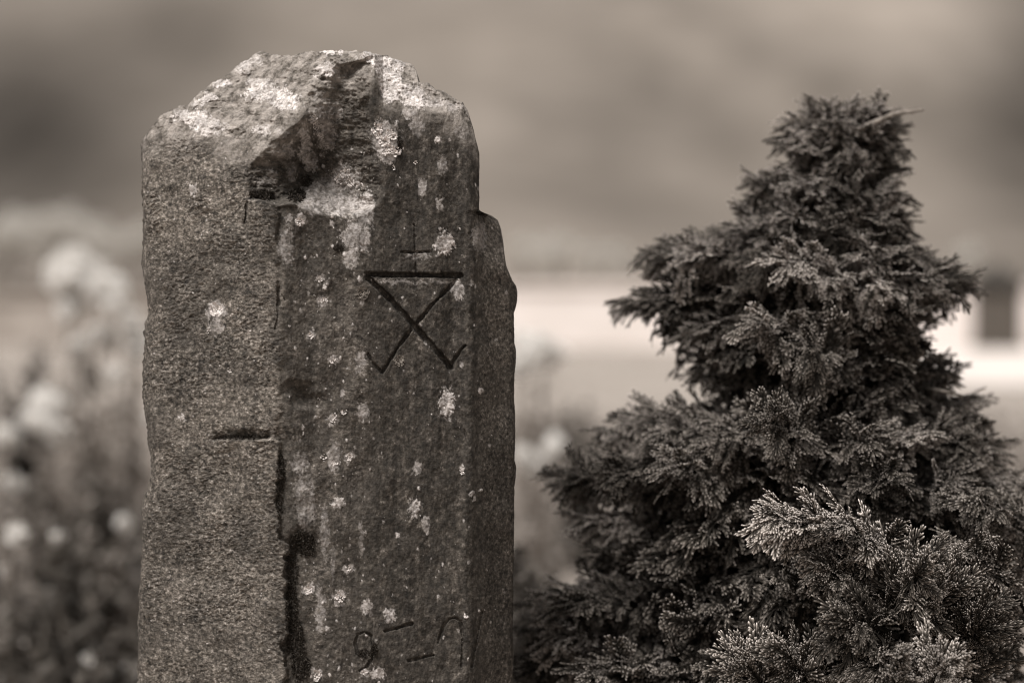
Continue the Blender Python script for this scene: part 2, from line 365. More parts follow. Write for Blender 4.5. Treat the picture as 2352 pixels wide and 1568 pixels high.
def stone_depth(x, y, fine=True):
    wpx = 12 * fbm(x * .03, y * .03, 151, 4); wpy = 12 * fbm(x * .03, y * .03, 155, 4)
    xc = pl(XC, y) + 5 * fbm(x * 0 + 1.7, y * 0.02, 71, 3)
    w1 = fbm(x * .012, y * .010, 72, 3)
    xs_ = pl([(0, 640), (900, 640), (1568, 655), (4000, 660)], y); left = (xs_ - x) * S * 0.80; right = (x - xs_) * S * 0.27
    rb = .0055
    Y = np.logaddexp(left / rb, right / rb) * rb
    strip = (1088 - 640) * S * .27 + (x - 1088 - 5 * noise2(y * .012, y * 0 + .4, 73)) * S * 1.5
    Y = np.logaddexp(Y / .005, strip / .005) * .005
    # the shoulder step on the far side
    Y = Y + .03 * sstep(1098, 1112, x) * (1 - sstep(500, 640, y))
    lip = pl(YLIP, x) + 12 * fbm(x * .025, y * 0 + .2, 74, 3)
    lr = pl([(315, 32), (560, 30), (640, 12), (1101, 12)], x); t = (lip - y) / lr
    Y = Y + np.where(t > 30, t, np.log1p(np.exp(np.clip(t, -30, 30)))) * lr * S * 1.15
    # broken recess
    xe = pl(XE, y) + 13 * fbm(y * .03, x * .006 + 7.1, 75, 4); yl = pl(YLED, x) + 7 * fbm(x * .03, y * .008 + 2.2, 76, 3)
    kb = 5.0 + (1.7 - 5.0) * sstep(640, 730, x)
    da = (x - xe) * S * .95; db = (yl - y) * S * kb; dc = (pl(XRR, y) + 8 * noise2(y * .03, y * 0 + 3, 77) - x) * S * 1.0
    kk = .003
    cut = -np.logaddexp(np.logaddexp(-da / kk, -db / kk), -dc / kk) * kk
    cut = np.where(cut > 0, cut, 0) * (x > 540) * (y < 520)
    Y = Y + cut
    incut = sstep(.002, .008, cut)
    # slab edge: the right face is set back behind the rough slab, deep groove lower down
    e = x - xc
    setb = pl([(0, 0), (466, 0), (476, .006), (560, .0045), (680, .002), (980, .0035), (1010, .008), (1230, .007), (1260, .014), (1568, .014), (4000, .014)], y)
    Y = Y + setb * sstep(-1, pl([(0, 7), (520, 8), (700, 20), (960, 16), (1040, 8), (4000, 8)], y), e + 4 + pl([(0, 8), (520, 10), (700, 20), (960, 18), (1040, 16), (4000, 16)], y) * fbm(y * .035, x * .012, 150, 4)) * np.exp(-np.clip(e - 14, 0, 400) / 48.0)
    Y = Y - .005 * sstep(565, 572, x + 3 * noise2(y * .05, y * 0, 195)) * sstep(459, 465, y - pl(YLED, x) + 461) * (1 - sstep(490, 620, y)) * (1 - sstep(625, 640, x))
    # hollows
    Y = Y + .009 * blobf(x + wpx, y + wpy, 684, 902, 38, 28, .9) + .006 * blobf(x + wpx, y + wpy, 712, 922, 46, 18, .9)
    Y = Y + .005 * blobf(x + 1.6 * wpx, y + 1.6 * wpy, 690, 1246, 36, 36, .9)
    # horizontal chisel cut on the rough face
    ny = 1011 + 4 * fbm(x * .04, y * .01 + .6, 78, 3); inx = sstep(484, 502, x) * (1 - sstep(612, 632, x))
    tt = (ny - y) / (27 + 14 * fbm(x * .04, y * .01, 79, 3))
    Y = Y + inx * .011 * np.where((tt > 0) & (tt < 1), np.minimum(1, tt * 4) * (1 - tt), 0)
    Y = Y - .004 * inx * np.exp(-np.clip(y - ny, 0, 999) / 40.) * (y > ny)
    # outline rounding
    el = x - pl(XL, y); er = pl(XR, y) - x; et = y - pl(YTOP, np.clip(x, 315, 1101)); et = np.where(x > 1101, 400, et)
    for e_, R in ((el, 26.0), (er, 12.0), (et, 11.0)):
        q = 1 - np.clip(e_ / R, 0, 1); Y = Y + R * S * (1 - np.sqrt(np.clip(1 - q * q, 0, 1)))
    sh = sstep(1100, 1110, x) * np.clip(1 - (y - pl([(1101, 486), (1112, 489), (1128, 495), (1142, 505), (1149, 520), (1155, 560)], x)) / 14., 0, 1)
    Y = Y + .012 * sh
    rr = sstep(-10, 25, e)                              # 0 rough left slab, 1 dressed right face
    top = sstep(-8, 30, lip - y)
    # relief
    Y = Y + .0035 * w1 + (1 - rr) * .0028 * fbm(x * .028, y * .022, 80, 3) + rr * .0026 * noise2(x * .022, y * .0016, 81)
    Y = Y + rr * (1 - top) * .0014 * fbm(x * .045, y * .006, 82, 3)
    Y = Y + (top + .8 * incut) * (.0055 * fbm(x * .03, y * .045, 83, 4) + .003 * np.abs(fbm(x * .02, y * .06, 183, 3)))
    fm_ = sstep(480, 560, y) * (1 - sstep(960, 1120, y)) * (1 - cut.clip(0, .004) / .004)
    Y = Y + .0075 * fm_ * np.exp(-((x - 712 - 14 * noise2(y * .01, y * 0, 190)) / 42.) ** 2) - .0038 * fm_ * np.exp(-((x - 820 - 8 * noise2(y * .012, y * 0, 191)) / 22.) ** 2) - .003 * np.exp(-((x - 1078 - 6 * noise2(y * .01, y * 0, 192)) / 14.) ** 2) * sstep(300, 420, y)
    # flaky broken patch between slab and dressed face
    br = blobf(x, y, 700, 1120, 60, 150, .8) + blobf(x, y, 690, 560, 50, 60, .8)
    Y = Y + .0035 * br * fbm(x * .035, y * .03, 84, 4)
    if fine:
        g = groove_field(x, y); Y = Y + g
        fl = noise2(x * .17, y * .24, 85) * .6 + noise2(x * .33, y * .5, 86) * .4
        Y = Y + (1 - rr) * (1 - .6 * top) * .0015 * (.5 * fl + .8 * fbm(x * .10, y * .15, 185, 4, .75)) * (1 + .9 * noise2(x * .02, y * .015, 160))
        Y = Y + (.25 + .75 * (top + incut).clip(0, 1)) * rr * .0010 * fbm(x * .22, y * .2, 87, 2)
        Y = Y + (top + incut).clip(0, 1) * .0019 * fbm(x * .13, y * .2, 89, 3)
        Y = Y + rr * (1 - incut) * .0005 * fbm(x * .3, y * .16, 88, 2)
    return Y

nu = 640
u = np.linspace(0, 1, nu); x0 = 328 + (1101 - 328) * u; yt = pl(YTOP, x0) + 3.0 * noise2(x0 * .07, x0 * 0, 90) + 1.6 * noise2(x0 * .22, x0 * 0, 91)
v1 = np.linspace(0, 1, 1030); v2 = np.linspace(0, 1, 60)[1:]
Yg = np.concatenate([yt[None] + (1600 - yt[None]) * v1[:, None], 1600 + (3300 - 1600) * v2[:, None] + 0 * yt[None]], 0)
nvv = Yg.shape[0]
wl = 3.2 * fbm(Yg * .03, Yg * 0 + .5, 92, 4) + 2.2 * noise2(Yg * .16, Yg * 0 + .5, 93); wr = 1.5 * fbm(Yg * .04, Yg * 0 + 5.5, 94, 4)
xl = pl(XL, Yg); xr = pl(XR, Yg)
Xg = xl + (xr - xl) * u[None] + wl * (1 - u[None]) ** 6 + wr * u[None] ** 12
DY = stone_depth(Xg, Yg); Dg = SD + DY - 0.01
P = np.stack([(Xg - CX) / F * Dg, Dg, CAMZ - (Yg - CY) / F * Dg], -1)
face = sstep(-25, 30, Xg - pl(XC, Yg) - 40 * fbm(Xg * .03, Yg * .012, 95, 4))
lipg = pl(YLIP, Xg); topm = sstep(-75, 30, lipg - Yg + 70 * fbm(Xg * .03, Yg * .03, 96, 4)) * sstep(-90, -10, lipg - Yg)
xeg = pl(XE, Yg); ylg = pl(YLED, Xg)
inrec = sstep(0, 6, Xg - xeg) * sstep(0, 6, ylg - Yg) * sstep(0, 20, pl(XRR, Yg) - Xg)
# pale crust lichens, plus painted light on the carved bars' lower lips: (x, y, rx, ry, strength)
LICH_LIT_LIPS = [(440, 270, 40, 16, 1), (478, 294, 37, 17, .75), (512, 190, 22, 10, 1), (478, 228, 30, 12, .9), (455, 240, 18, 8, .8), (610, 213, 58, 20, 1), (655, 236, 38, 22, 1), (600, 190, 40, 12, .6),
        (560, 150, 24, 20, .8), (590, 138, 14, 12, .6), (745, 160, 30, 18, .8), (765, 118, 40, 9, 1), (850, 128, 30, 14, 1), (880, 150, 30, 24, 1), (893, 185, 26, 32, 1), (905, 215, 26, 24, .9), (950, 222, 30, 24, 1), (932, 205, 30, 18, .8), (915, 145, 26, 22, .8),
        (962, 240, 20, 10, .9), (700, 335, 14, 42, .55), (712, 372, 16, 20, .5), (750, 300, 22, 44, .5), (735, 270, 20, 20, .5), (770, 262, 14, 24, .45), (890, 350, 22, 26, .6), (875, 320, 20, 22, .5),
        (760, 445, 60, 40, .38), (800, 470, 46, 28, .5), (720, 470, 40, 20, .35), (790, 400, 24, 26, .5), (845, 462, 16, 24, .75), (838, 492, 20, 26, .6), (773, 490, 9, 9, 1), (820, 540, 30, 32, .62), (808, 590, 16, 26, .5), (835, 545, 14, 26, .55),
        (1020, 560, 19, 28, .95), (1027, 930, 17, 30, .85), (952, 1166, 14, 22, .75), (980, 1205, 8, 22, .45), (843, 1392, 12, 18, .6), (897, 1410, 12, 19, .7), (828, 830, 13, 24, .6), (832, 945, 15, 22, .6), (1052, 668, 13, 22, .6), (960, 1074, 10, 14, .55),
        (655, 565, 18, 40, .35), (600, 300, 20, 10, .7), (690, 500, 10, 8, .7), (663, 505, 8, 8, .5), (445, 435, 8, 13, .7), (418, 955, 7, 9, .7), (497, 752, 17, 16, .45), (480, 716, 6, 6, .6), (970, 430, 8, 22, .45), (1010, 470, 8, 14, .6), (1018, 380, 10, 20, .4), (1062, 1076, 6, 8, .8), (775, 1155, 14, 10, .7),
        (700, 1150, 22, 60, .3), (745, 1230, 9, 60, .3), (735, 1400, 12, 50, .35), (770, 1050, 14, 34, .4), (690, 1060, 16, 24, .35), (1085, 1135, 7, 10, .7), (1068, 1415, 6, 8, .9), (868, 1545, 14, 14, .7), (830, 1230, 6, 40, .3), (765, 1290, 6, 40, .25), (1100, 545, 14, 30, .4), (955, 290, 16, 20, .45), (1060, 300, 14, 16, .3),
        (905, 646, 40, 4, .35), (1000, 647, 44, 4, .4), (960, 590, 26, 5, .3), (1000, 235, 30, 12, .55), (1040, 245, 26, 14, .5), (940, 260, 20, 10, .5)]  # thin leading strips: light caught on lips below the carved bars, painted pale
LICH_LIT_LIPS += [(622, 405, 16, 18, .28), (655, 350, 20, 14, .3), (640, 300, 12, 12, .3), (668, 395, 10, 22, .25), (735, 220, 16, 14, .3), (600, 420, 10, 10, .25), (885, 322, 34, 40, .55), (497, 712, 18, 20, .55), (689, 508, 13, 12, .6), (708, 1353, 13, 14, .55), (780, 1370, 14, 14, .55), (726, 1550, 15, 16, .55), (765, 828, 11, 10, .5), (713, 770, 10, 9, .5), (742, 690, 12, 12, .5), (735, 640, 10, 9, .5), (800, 1050, 13, 12, .5), (770, 1062, 11, 10, .5), (800, 410, 30, 22, .5), (765, 960, 13, 12, .5), (837, 1545, 12, 11, .5), (800, 1305, 11, 10, .5)]
lich_lit = np.zeros_like(Xg)
wx = 9 * fbm(Xg * .05, Yg * .05, 97, 4); wy = 9 * fbm(Xg * .05, Yg * .05, 101, 4)
wx2 = 7 * fbm(Xg * .11, Yg * .09, 140, 3); wy2 = 7 * fbm(Xg * .11, Yg * .09, 144, 3); hole2 = noise2(Xg * .28, Yg * .2, 148) * .6 + noise2(Xg * .6, Yg * .45, 149) * .5
hole = fbm(Xg * .12, Yg * .12, 105, 3)
for (cx_, cy_, rx, ry, st) in LICH_LIT_LIPS:
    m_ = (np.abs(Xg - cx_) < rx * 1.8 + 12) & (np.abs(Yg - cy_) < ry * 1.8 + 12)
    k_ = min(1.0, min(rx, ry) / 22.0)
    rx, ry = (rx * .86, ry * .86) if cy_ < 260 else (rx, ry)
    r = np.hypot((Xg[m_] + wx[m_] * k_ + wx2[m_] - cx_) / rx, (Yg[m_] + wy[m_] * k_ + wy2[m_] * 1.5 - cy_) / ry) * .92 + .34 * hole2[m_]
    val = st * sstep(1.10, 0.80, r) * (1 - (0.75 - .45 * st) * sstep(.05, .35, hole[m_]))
    lich_lit[m_] = np.maximum(lich_lit[m_], val)
# small flecks, stretched down the dressed face, denser near the slab edge
rs = np.random.RandomState(21); fleck = np.zeros_like(Xg)
nfl = 620
fx = np.where(rs.rand(nfl) < .5, 690 + 170 * rs.rand(nfl), 660 + 510 * rs.rand(nfl)); fy = 270 + 1320 * rs.rand(nfl); fr = 0.7 + 2.4 * rs.rand(nfl) ** 3 + (rs.rand(nfl) < .04) * 3
lf = rs.rand(420); fx = np.concatenate([fx, 335 + 300 * lf]); fy = np.concatenate([fy, 330 + 1260 * rs.rand(420)]); fr = np.concatenate([fr, .7 + 1.4 * rs.rand(420) ** 2.5])
fs = .35 + .65 * rs.rand(len(fx))
dy_row = 1.44
for i in range(len(fx)):
    r1 = fr[i] * 3 + 3
    c0 = int(np.clip((fx[i] - r1 - 330) / 850 * nu - 12, 0, nu - 1)); c1 = int(np.clip((fx[i] + r1 - 330) / 770 * nu + 12, 1, nu))
    a0 = int(np.clip((fy[i] - r1 - 118) / 1.45 - 190, 0, nvv - 1)); a1 = int(np.clip((fy[i] + r1 - 118) / 1.25 + 8, 1, nvv))
    X_, Y_ = Xg[a0:a1, c0:c1], Yg[a0:a1, c0:c1]
    st = 1.0 if fx[i] < 640 else 1.55
    r = np.hypot(X_ + .45 * wx2[a0:a1, c0:c1] - fx[i], (Y_ + .45 * wy2[a0:a1, c0:c1] - fy[i]) / st) / fr[i] + .45 * hole2[a0:a1, c0:c1]
    fleck[a0:a1, c0:c1] = np.maximum(fleck[a0:a1, c0:c1], fs[i] * sstep(1.25, .7, r))
lich_lit = np.maximum(lich_lit, fleck * .85)
strp = sstep(1085, 1125, Xg + 8 * fbm(Xg * .02, Yg * .01, 110, 2))
algae = face * (.74 + .26 * sstep(800, 880, Xg + 30 * fbm(Xg * .012, Yg * .006, 113, 3))) * (1 - .85 * strp) * (1 - topm)
algae = algae * (1 - .6 * sstep(.08, .45, fbm(Xg * .03, Yg * .02, 114, 4)) * (1 - sstep(760, 880, Xg)))
algae = np.maximum(algae, .45 * sstep(.1, .5, fbm(Xg * .014, Yg * .009, 116, 4)) * (1 - topm))
ridge = np.exp(-((Xg - 815 + 10 * noise2(Yg * .01, Yg * 0, 111)) / 34) ** 2) * (1 - sstep(980, 1250, Yg)) * sstep(480, 620, Yg)
algae = algae * (1 - .5 * ridge)
algae = np.clip(algae - .35 * blobf(Xg, Yg, 770, 450, 110, 70, .8) - .3 * np.exp(-((Xg - 715) / 30) ** 2) * sstep(1020, 1100, Yg), 0, 1)
algae = np.maximum(algae, .35 * inrec * (.30 + .9 * fbm(Xg * .05, Yg * .04, 117, 4)).clip(0, 1) * sstep(760, 690, Xg + 20 * fbm(Xg * .04, Yg * .04, 112, 3)) * sstep(500, 440, Yg))
algae = np.maximum(algae, blobf(Xg, Yg, 790, 185, 60, 50, .8) * .9)
algae = np.maximum(algae, blobf(Xg, Yg, 948, 168, 16, 24, .4) * 1.2)
moss = np.zeros_like(Xg)
for (cx_, cy_, rx, ry, st) in [(603, 446, 34, 16, 1), (682, 450, 26, 18, 1), (704, 416, 20, 16, .9), (568, 480, 6, 30, 1), (556, 999, 74, 17, 1.3), (648, 1110, 14, 95, .9), (638, 1190, 10, 60, .6), (696, 1248, 32, 34, 1), (672, 1340, 15, 110, 1), (678, 1450, 22, 70, 1), (690, 1530, 20, 40, 1), (686, 905, 34, 26, .75), (918, 330, 9, 22, .7), (850, 1490, 22, 36, .5), (778, 570, 16, 12, .8), (832, 172, 18, 12, .7), (790, 200, 20, 18, .6)]:
    moss = np.maximum(moss, .85 * st * blobf(Xg + wx * .9 + wx2, Yg + wy * .9 + wy2, cx_, cy_, rx, ry, .8) * (1 - .6 * sstep(.0, .4, hole)))
lich_lit = lich_lit * (1 - moss)
lift = .0012 * sstep(.45, .9, lich_lit)
P = P - (P - np.array([0, 0, CAMZ])) / np.linalg.norm(P - np.array([0, 0, CAMZ]), axis=-1)[..., None] * lift[..., None]

m, nt, b, co = new_mat('weathered_sandstone', 0.88, 0.25)
gr = tnoise(nt, co, 230, 5, 0.75, (0.75, 1, 1.2)); gr2 = tnoise(nt, co, 150, 4, 0.65); big = tnoise(nt, co, 22, 5, 0.6)
vst = tnoise(nt, co, 170, 5, 0.75, (1.1, 1.0, 0.6)); fine = tnoise(nt, co, 700, 2, 0.5)
lcol = ramp(nt, gr, [(0.32, sep(.014)), (0.45, sep(.055)), (0.56, sep(.13)), (0.64, sep(.24)), (0.72, sep(.50, .8))])
lcol = mix(nt, 0.75, lcol, ramp(nt, big, [(0.32, gry(.55)), (0.68, gry(1.4))]), 'MULTIPLY')
rcol = ramp(nt, vst, [(0.32, sep(.014)), (0.5, sep(.034)), (0.64, sep(.09)), (0.74, sep(.17))])
rcol = mix(nt, 0.55, rcol, ramp(nt, gr2, [(0.34, sep(.010)), (0.5, sep(.034)), (0.62, sep(.09)), (0.72, sep(.28))]))
stk = tnoise(nt, co, 70, 5, .65, (1.0, 1.0, .07))
rcol = mix(nt, .4, rcol, ramp(nt, stk, [(0.36, gry(.5)), (0.5, gry(.95)), (0.66, gry(1.5))]), 'MULTIPLY')
pit = tnoise(nt, co, 110, 3, .6, (.8, 1, 1.2)); sta = tnoise(nt, co, 9, 6, .65)
lcol = mix(nt, .9, lcol, ramp(nt, pit, [(0.34, gry(.35)), (0.42, gry(1.0)), (0.62, gry(1.0)), (0.7, gry(1.35))]), 'MULTIPLY')
lcol = mix(nt, .8, lcol, ramp(nt, sta, [(0.35, gry(.6)), (0.6, gry(1.2))]), 'MULTIPLY')
tcol = ramp(nt, gr2, [(0.34, sep(.035)), (0.46, sep(.12)), (0.6, sep(.24)), (0.7, sep(.40, .8))])
tcol = mix(nt, 0.5, tcol, ramp(nt, tnoise(nt, co, 70, 5, .7), [(0.42, sep(.05)), (0.58, sep(.34, .8))]))
col = mix(nt, attr(nt, 'algae'), lcol, rcol)
col = mix(nt, attr(nt, 'crown'), col, tcol)
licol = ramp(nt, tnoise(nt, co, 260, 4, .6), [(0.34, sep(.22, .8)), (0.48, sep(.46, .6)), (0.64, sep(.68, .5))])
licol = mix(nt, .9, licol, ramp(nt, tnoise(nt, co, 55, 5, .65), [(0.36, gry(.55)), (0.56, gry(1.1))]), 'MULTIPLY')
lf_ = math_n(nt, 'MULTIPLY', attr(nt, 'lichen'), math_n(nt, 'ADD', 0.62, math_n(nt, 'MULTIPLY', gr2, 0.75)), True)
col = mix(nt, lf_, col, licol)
col = mix(nt, math_n(nt, 'MULTIPLY', attr(nt, 'moss'), .88), col, ramp(nt, gr, [(0.35, sep(.012)), (0.7, sep(.05))]))
nt.links.new(col, b.inputs['Base Color'])
bump(nt, b, math_n(nt, 'ADD', gr, math_n(nt, 'MULTIPLY', fine, .5)), 0.55, 0.0018)

# build: front relief plus sides and back
nF = nvv * nu; V = P.reshape(-1, 3); i = (np.arange(nvv - 1)[:, None] * nu + np.arange(nu - 1)[None])
Q = [np.stack([i, i + nu, i + nu + 1, i + 1], -1).reshape(-1, 4)]
loop = np.concatenate([np.arange(nvv - 1, 0, -1) * nu, np.arange(nu), np.arange(1, nvv) * nu + nu - 1])
prev = loop; extra = []; off = nF
rsn = np.random.RandomState(3)
for kx, yb in enumerate([0.07, 0.16, 0.25, 0.30]):
    pv = V[loop].copy(); pv[:, 1] = np.maximum(pv[:, 1] + 0.008 * (kx + 1), SD + yb + .012 * noise2(pv[:, 2] * 18, pv[:, 0] * 18 + kx, 120))
    cxm = -0.2; pv[:, 0] = cxm + (pv[:, 0] - cxm) * (1 - [.0, .02, .05, .12][kx]) + .004 * noise2(pv[:, 2] * 30, pv[:, 2] * 0 + kx, 121)
    pv[:, 2] -= [0, .01, .025, .06][kx] * sstep(1.0, 1.35, pv[:, 2])
    extra.append(pv); cur = off + np.arange(len(loop)); off += len(loop)
    Q.append(np.stack([prev[:-1], prev[1:], cur[1:], cur[:-1]], -1)); prev = cur
nl = nvv - 1                                   # back: join left side to right side row by row
lb_, tb_, rb_ = prev[:nl], prev[nl:nl + nu], prev[nl + nu:]
Q.append(np.stack([lb_[:-1], lb_[1:], rb_[::-1][1:], rb_[::-1][:-1]], -1))
tl = tb_; T = np.array([[tl[0], tl[k], tl[k + 1]] for k in range(1, nu - 1)])
Q = np.concatenate(Q); Vall = np.concatenate([V] + extra); ne = len(Vall) - nF
def ext(a, f): return np.concatenate([a.ravel(), np.full(ne, f)])
rootp = np.array((-0.2, SD + 0.15, 0.0))
stone = empty('standing_stone', tuple(rootp))
obj_from('stone_block', Vall - rootp, Q, T, m, stone, {'algae': ext(algae, .5), 'crown': ext(topm, .2), 'lichen': ext(lich_lit, 0), 'moss': ext(moss, 0)}, True)
tag(stone, 'tall weathered gravestone with broken top, lichen patches and a carved hourglass mark', 'gravestone')

def on_stone(px, py, lift=0.0):
    d = float(stone_depth(np.array([[float(px)]]), np.array([[float(py)]]), False)[0, 0]); return unproj(px, py, SD - 0.01 + d - lift), d

# leafy lichens
lich_m, nt, b, co = new_mat('leafy_lichen', 0.9, 0.1)
nt.links.new(ramp(nt, attr(nt, 'tone'), [(0.0, sep(.13)), (0.45, sep(.40, .8)), (1.0, sep(.66, .6))]), b.inputs['Base Color'])
lich_d, nt, b, co = new_mat('dark_lichen', 0.9, 0.1)
nt.links.new(ramp(nt, attr(nt, 'tone'), [(0.0, sep(.05)), (1.0, sep(.2))]), b.inputs['Base Color'])
def lobes(mb, px, py, n, spread, size, rs, ring=False):
    for k in range(n):
        an = rs.rand() * 2 * math.pi; rad = spread * math.sqrt(rs.rand() if not ring else (.3 + .7 * rs.rand()))
        p, _ = on_stone(px + rad * math.cos(an), py + rad * math.sin(an), .0004)
        s = .66 * size * S * (.45 + .8 * rs.rand()); na, nr = 9, 4; V = []; A = []
        an2 = an + rs.normal() * .5; out = np.array([math.cos(an2), -.45 - .3 * rs.rand(), -math.sin(an2)]); out /= np.linalg.norm(out)
        nrm = np.array([-.3 * math.cos(an2), -1, .3 * math.sin(an2) + .25]); nrm -= out * nrm.dot(out); nrm /= np.linalg.norm(nrm); sd = np.cross(nrm, out)
        ph = rs.rand() * 6.28; tn = .35 + .35 * rs.rand()
        for a_ in range(na):
            th = (a_ / (na - 1) - .5) * 2.9
            for r_ in range(nr):
                rr = r_ / (nr - 1); R = rr * (1 + .16 * math.sin(4 * th + ph))
                cup = .10 * rr + .14 * math.sin(3 * th + ph) * rr + .10 * math.sin(5 * th - ph) * rr * rr
                V.append(p + s * (out * (R * math.cos(th) - .2) + sd * R * math.sin(th) * .7 + nrm * cup)); A.append(min(1, tn + .22 * rr + .2 * rs.rand()))
        Qd = [(a_ * nr + r_, a_ * nr + r_ + 1, (a_ + 1) * nr + r_ + 1, (a_ + 1) * nr + r_) for a_ in range(na - 1) for r_ in range(nr - 1)]
        mb.add(V, Qd, (), A)
rs = np.random.RandomState(8)
def lichen(spots, mat, label=None):
    mb = MB()
    for s_ in spots: lobes(mb, s_[0], s_[1], int(s_[2] * 1.8), s_[3], s_[4], rs)
    V = np.concatenate(mb.v); mb.v = [a_ - rootp for a_ in mb.v]
    o = mb.build('lichen', mat, stone, 'tone', True)
    if label: o['label'] = label
lichen([(866, 296, 14, 12, 8), (872, 312, 12, 10, 7), (884, 325, 14, 12, 8), (896, 308, 12, 10, 7), (906, 316, 8, 8, 7), (893, 340, 14, 11, 8), (908, 348, 16, 11, 9), (886, 350, 6, 6, 6)], lich_m, 'large cluster of pale leafy lichen high on the dressed face')
lichen([(497, 710, 34, 15, 8)], lich_m, 'pale leafy lichen rosette on the rough face')
for sp in [[(689, 508, 22, 9, 6.5)], [(708, 1353, 18, 9, 6)], [(780, 1370, 18, 11, 6)], [(726, 1550, 24, 12, 6.5)], [(765, 828, 10, 7, 5)], [(713, 770, 8, 6, 5)], [(742, 690, 12, 9, 4.5), (735, 640, 7, 6, 4)], [(800, 1050, 10, 9, 5), (770, 1062, 8, 7, 5)], [(743, 1050, 9, 8, 4.5)],
           [(795, 398, 16, 12, 7), (780, 412, 12, 10, 6), (805, 420, 14, 10, 6.5), (825, 430, 9, 9, 6.5)], [(728, 290, 10, 9, 5), (720, 272, 9, 8, 5), (738, 312, 8, 7, 5)], [(528, 850, 7, 6, 4)], [(1062, 1082, 7, 6, 4)], [(765, 960, 12, 10, 4.5), (790, 945, 8, 7, 4.5)], [(837, 1545, 9, 8, 5)], [(480, 760, 5, 5, 4)], [(800, 1305, 8, 7, 4.5)], [(955, 375, 6, 5, 4)], [(905, 385, 6, 5, 4)]]:
    lichen(sp, lich_m)
lichen([(832, 673, 46, 15, 6)], lich_d, 'dark curly lichen rosette beside the carved triangle')
lichen([(918, 828, 26, 12, 5.5)], lich_d, 'grey lichen rosette under the carved mark')

# moss cushions
moss_m, nt, b, co = new_mat('dark_moss', 0.9, 0.1)
nt.links.new(ramp(nt, attr(nt, 'tone'), [(0.0, sep(.012)), (0.5, sep(.045)), (1.0, sep(.16))]), b.inputs['Base Color'])
def moss_tuft(spots):
    mb = MB()
    for (px, py, rx, ry, n, h) in spots:
        for k in range(n):
            a_ = rs.rand() * 6.283; r_ = math.sqrt(rs.rand()); qx, qy = px + rx * r_ * math.cos(a_), py + ry * r_ * math.sin(a_)
            p, _ = on_stone(qx, qy, -.0008)
            d = np.array([rs.normal() * .5, -.9, .35 + rs.normal() * .5]); d /= np.linalg.norm(d); L = h * S * (.6 + .8 * rs.rand())
            u_ = np.cross(d, [.3, .2, .9]); u_ /= np.linalg.norm(u_); w_ = np.cross(d, u_); w0 = .16 * L
            mid = p + d * L * .6 - np.array([0, 0, .1 * L])
            V = [p + u_ * w0, p - .5 * w0 * u_ + .8 * w0 * w_, p - .5 * w0 * u_ - .8 * w0 * w_, mid + u_ * w0, mid - .5 * w0 * u_ + .8 * w0 * w_, mid - .5 * w0 * u_ - .8 * w0 * w_, p + d * L]
            mb.add(V, [(0, 1, 4, 3), (1, 2, 5, 4), (2, 0, 3, 5)], [(3, 4, 6), (4, 5, 6), (5, 3, 6)], [0, 0, 0, .4, .4, .4, .4 + .6 * rs.rand()])
    mb.v = [a_ - rootp for a_ in mb.v]; mb.build('moss', moss_m, stone, 'tone')
moss_tuft([(600, 447, 26, 10, 260, 10), (615, 455, 18, 7, 120, 8)])
moss_tuft([(682, 450, 20, 14, 240, 11)])
moss_tuft([(704, 417, 15, 13, 170, 8)])
moss_tuft([(556, 1004, 60, 6, 260, 7)])
moss_tuft([(646, 1080, 9, 40, 160, 9), (642, 1150, 8, 45, 150, 8)])
moss_tuft([(694, 1244, 28, 24, 380, 10), (706, 1262, 18, 14, 140, 10)])
moss_tuft([(671, 1310, 13, 60, 300, 9), (670, 1400, 15, 55, 300, 10), (680, 1470, 20, 45, 300, 10), (692, 1530, 20, 35, 260, 10)])
moss_tuft([(918, 330, 6, 16, 90, 7)])
moss_tuft([(838, 1500, 18, 9, 110, 8), (862, 1490, 6, 14, 80, 9)])
moss_tuft([(778, 571, 12, 9, 80, 6)])

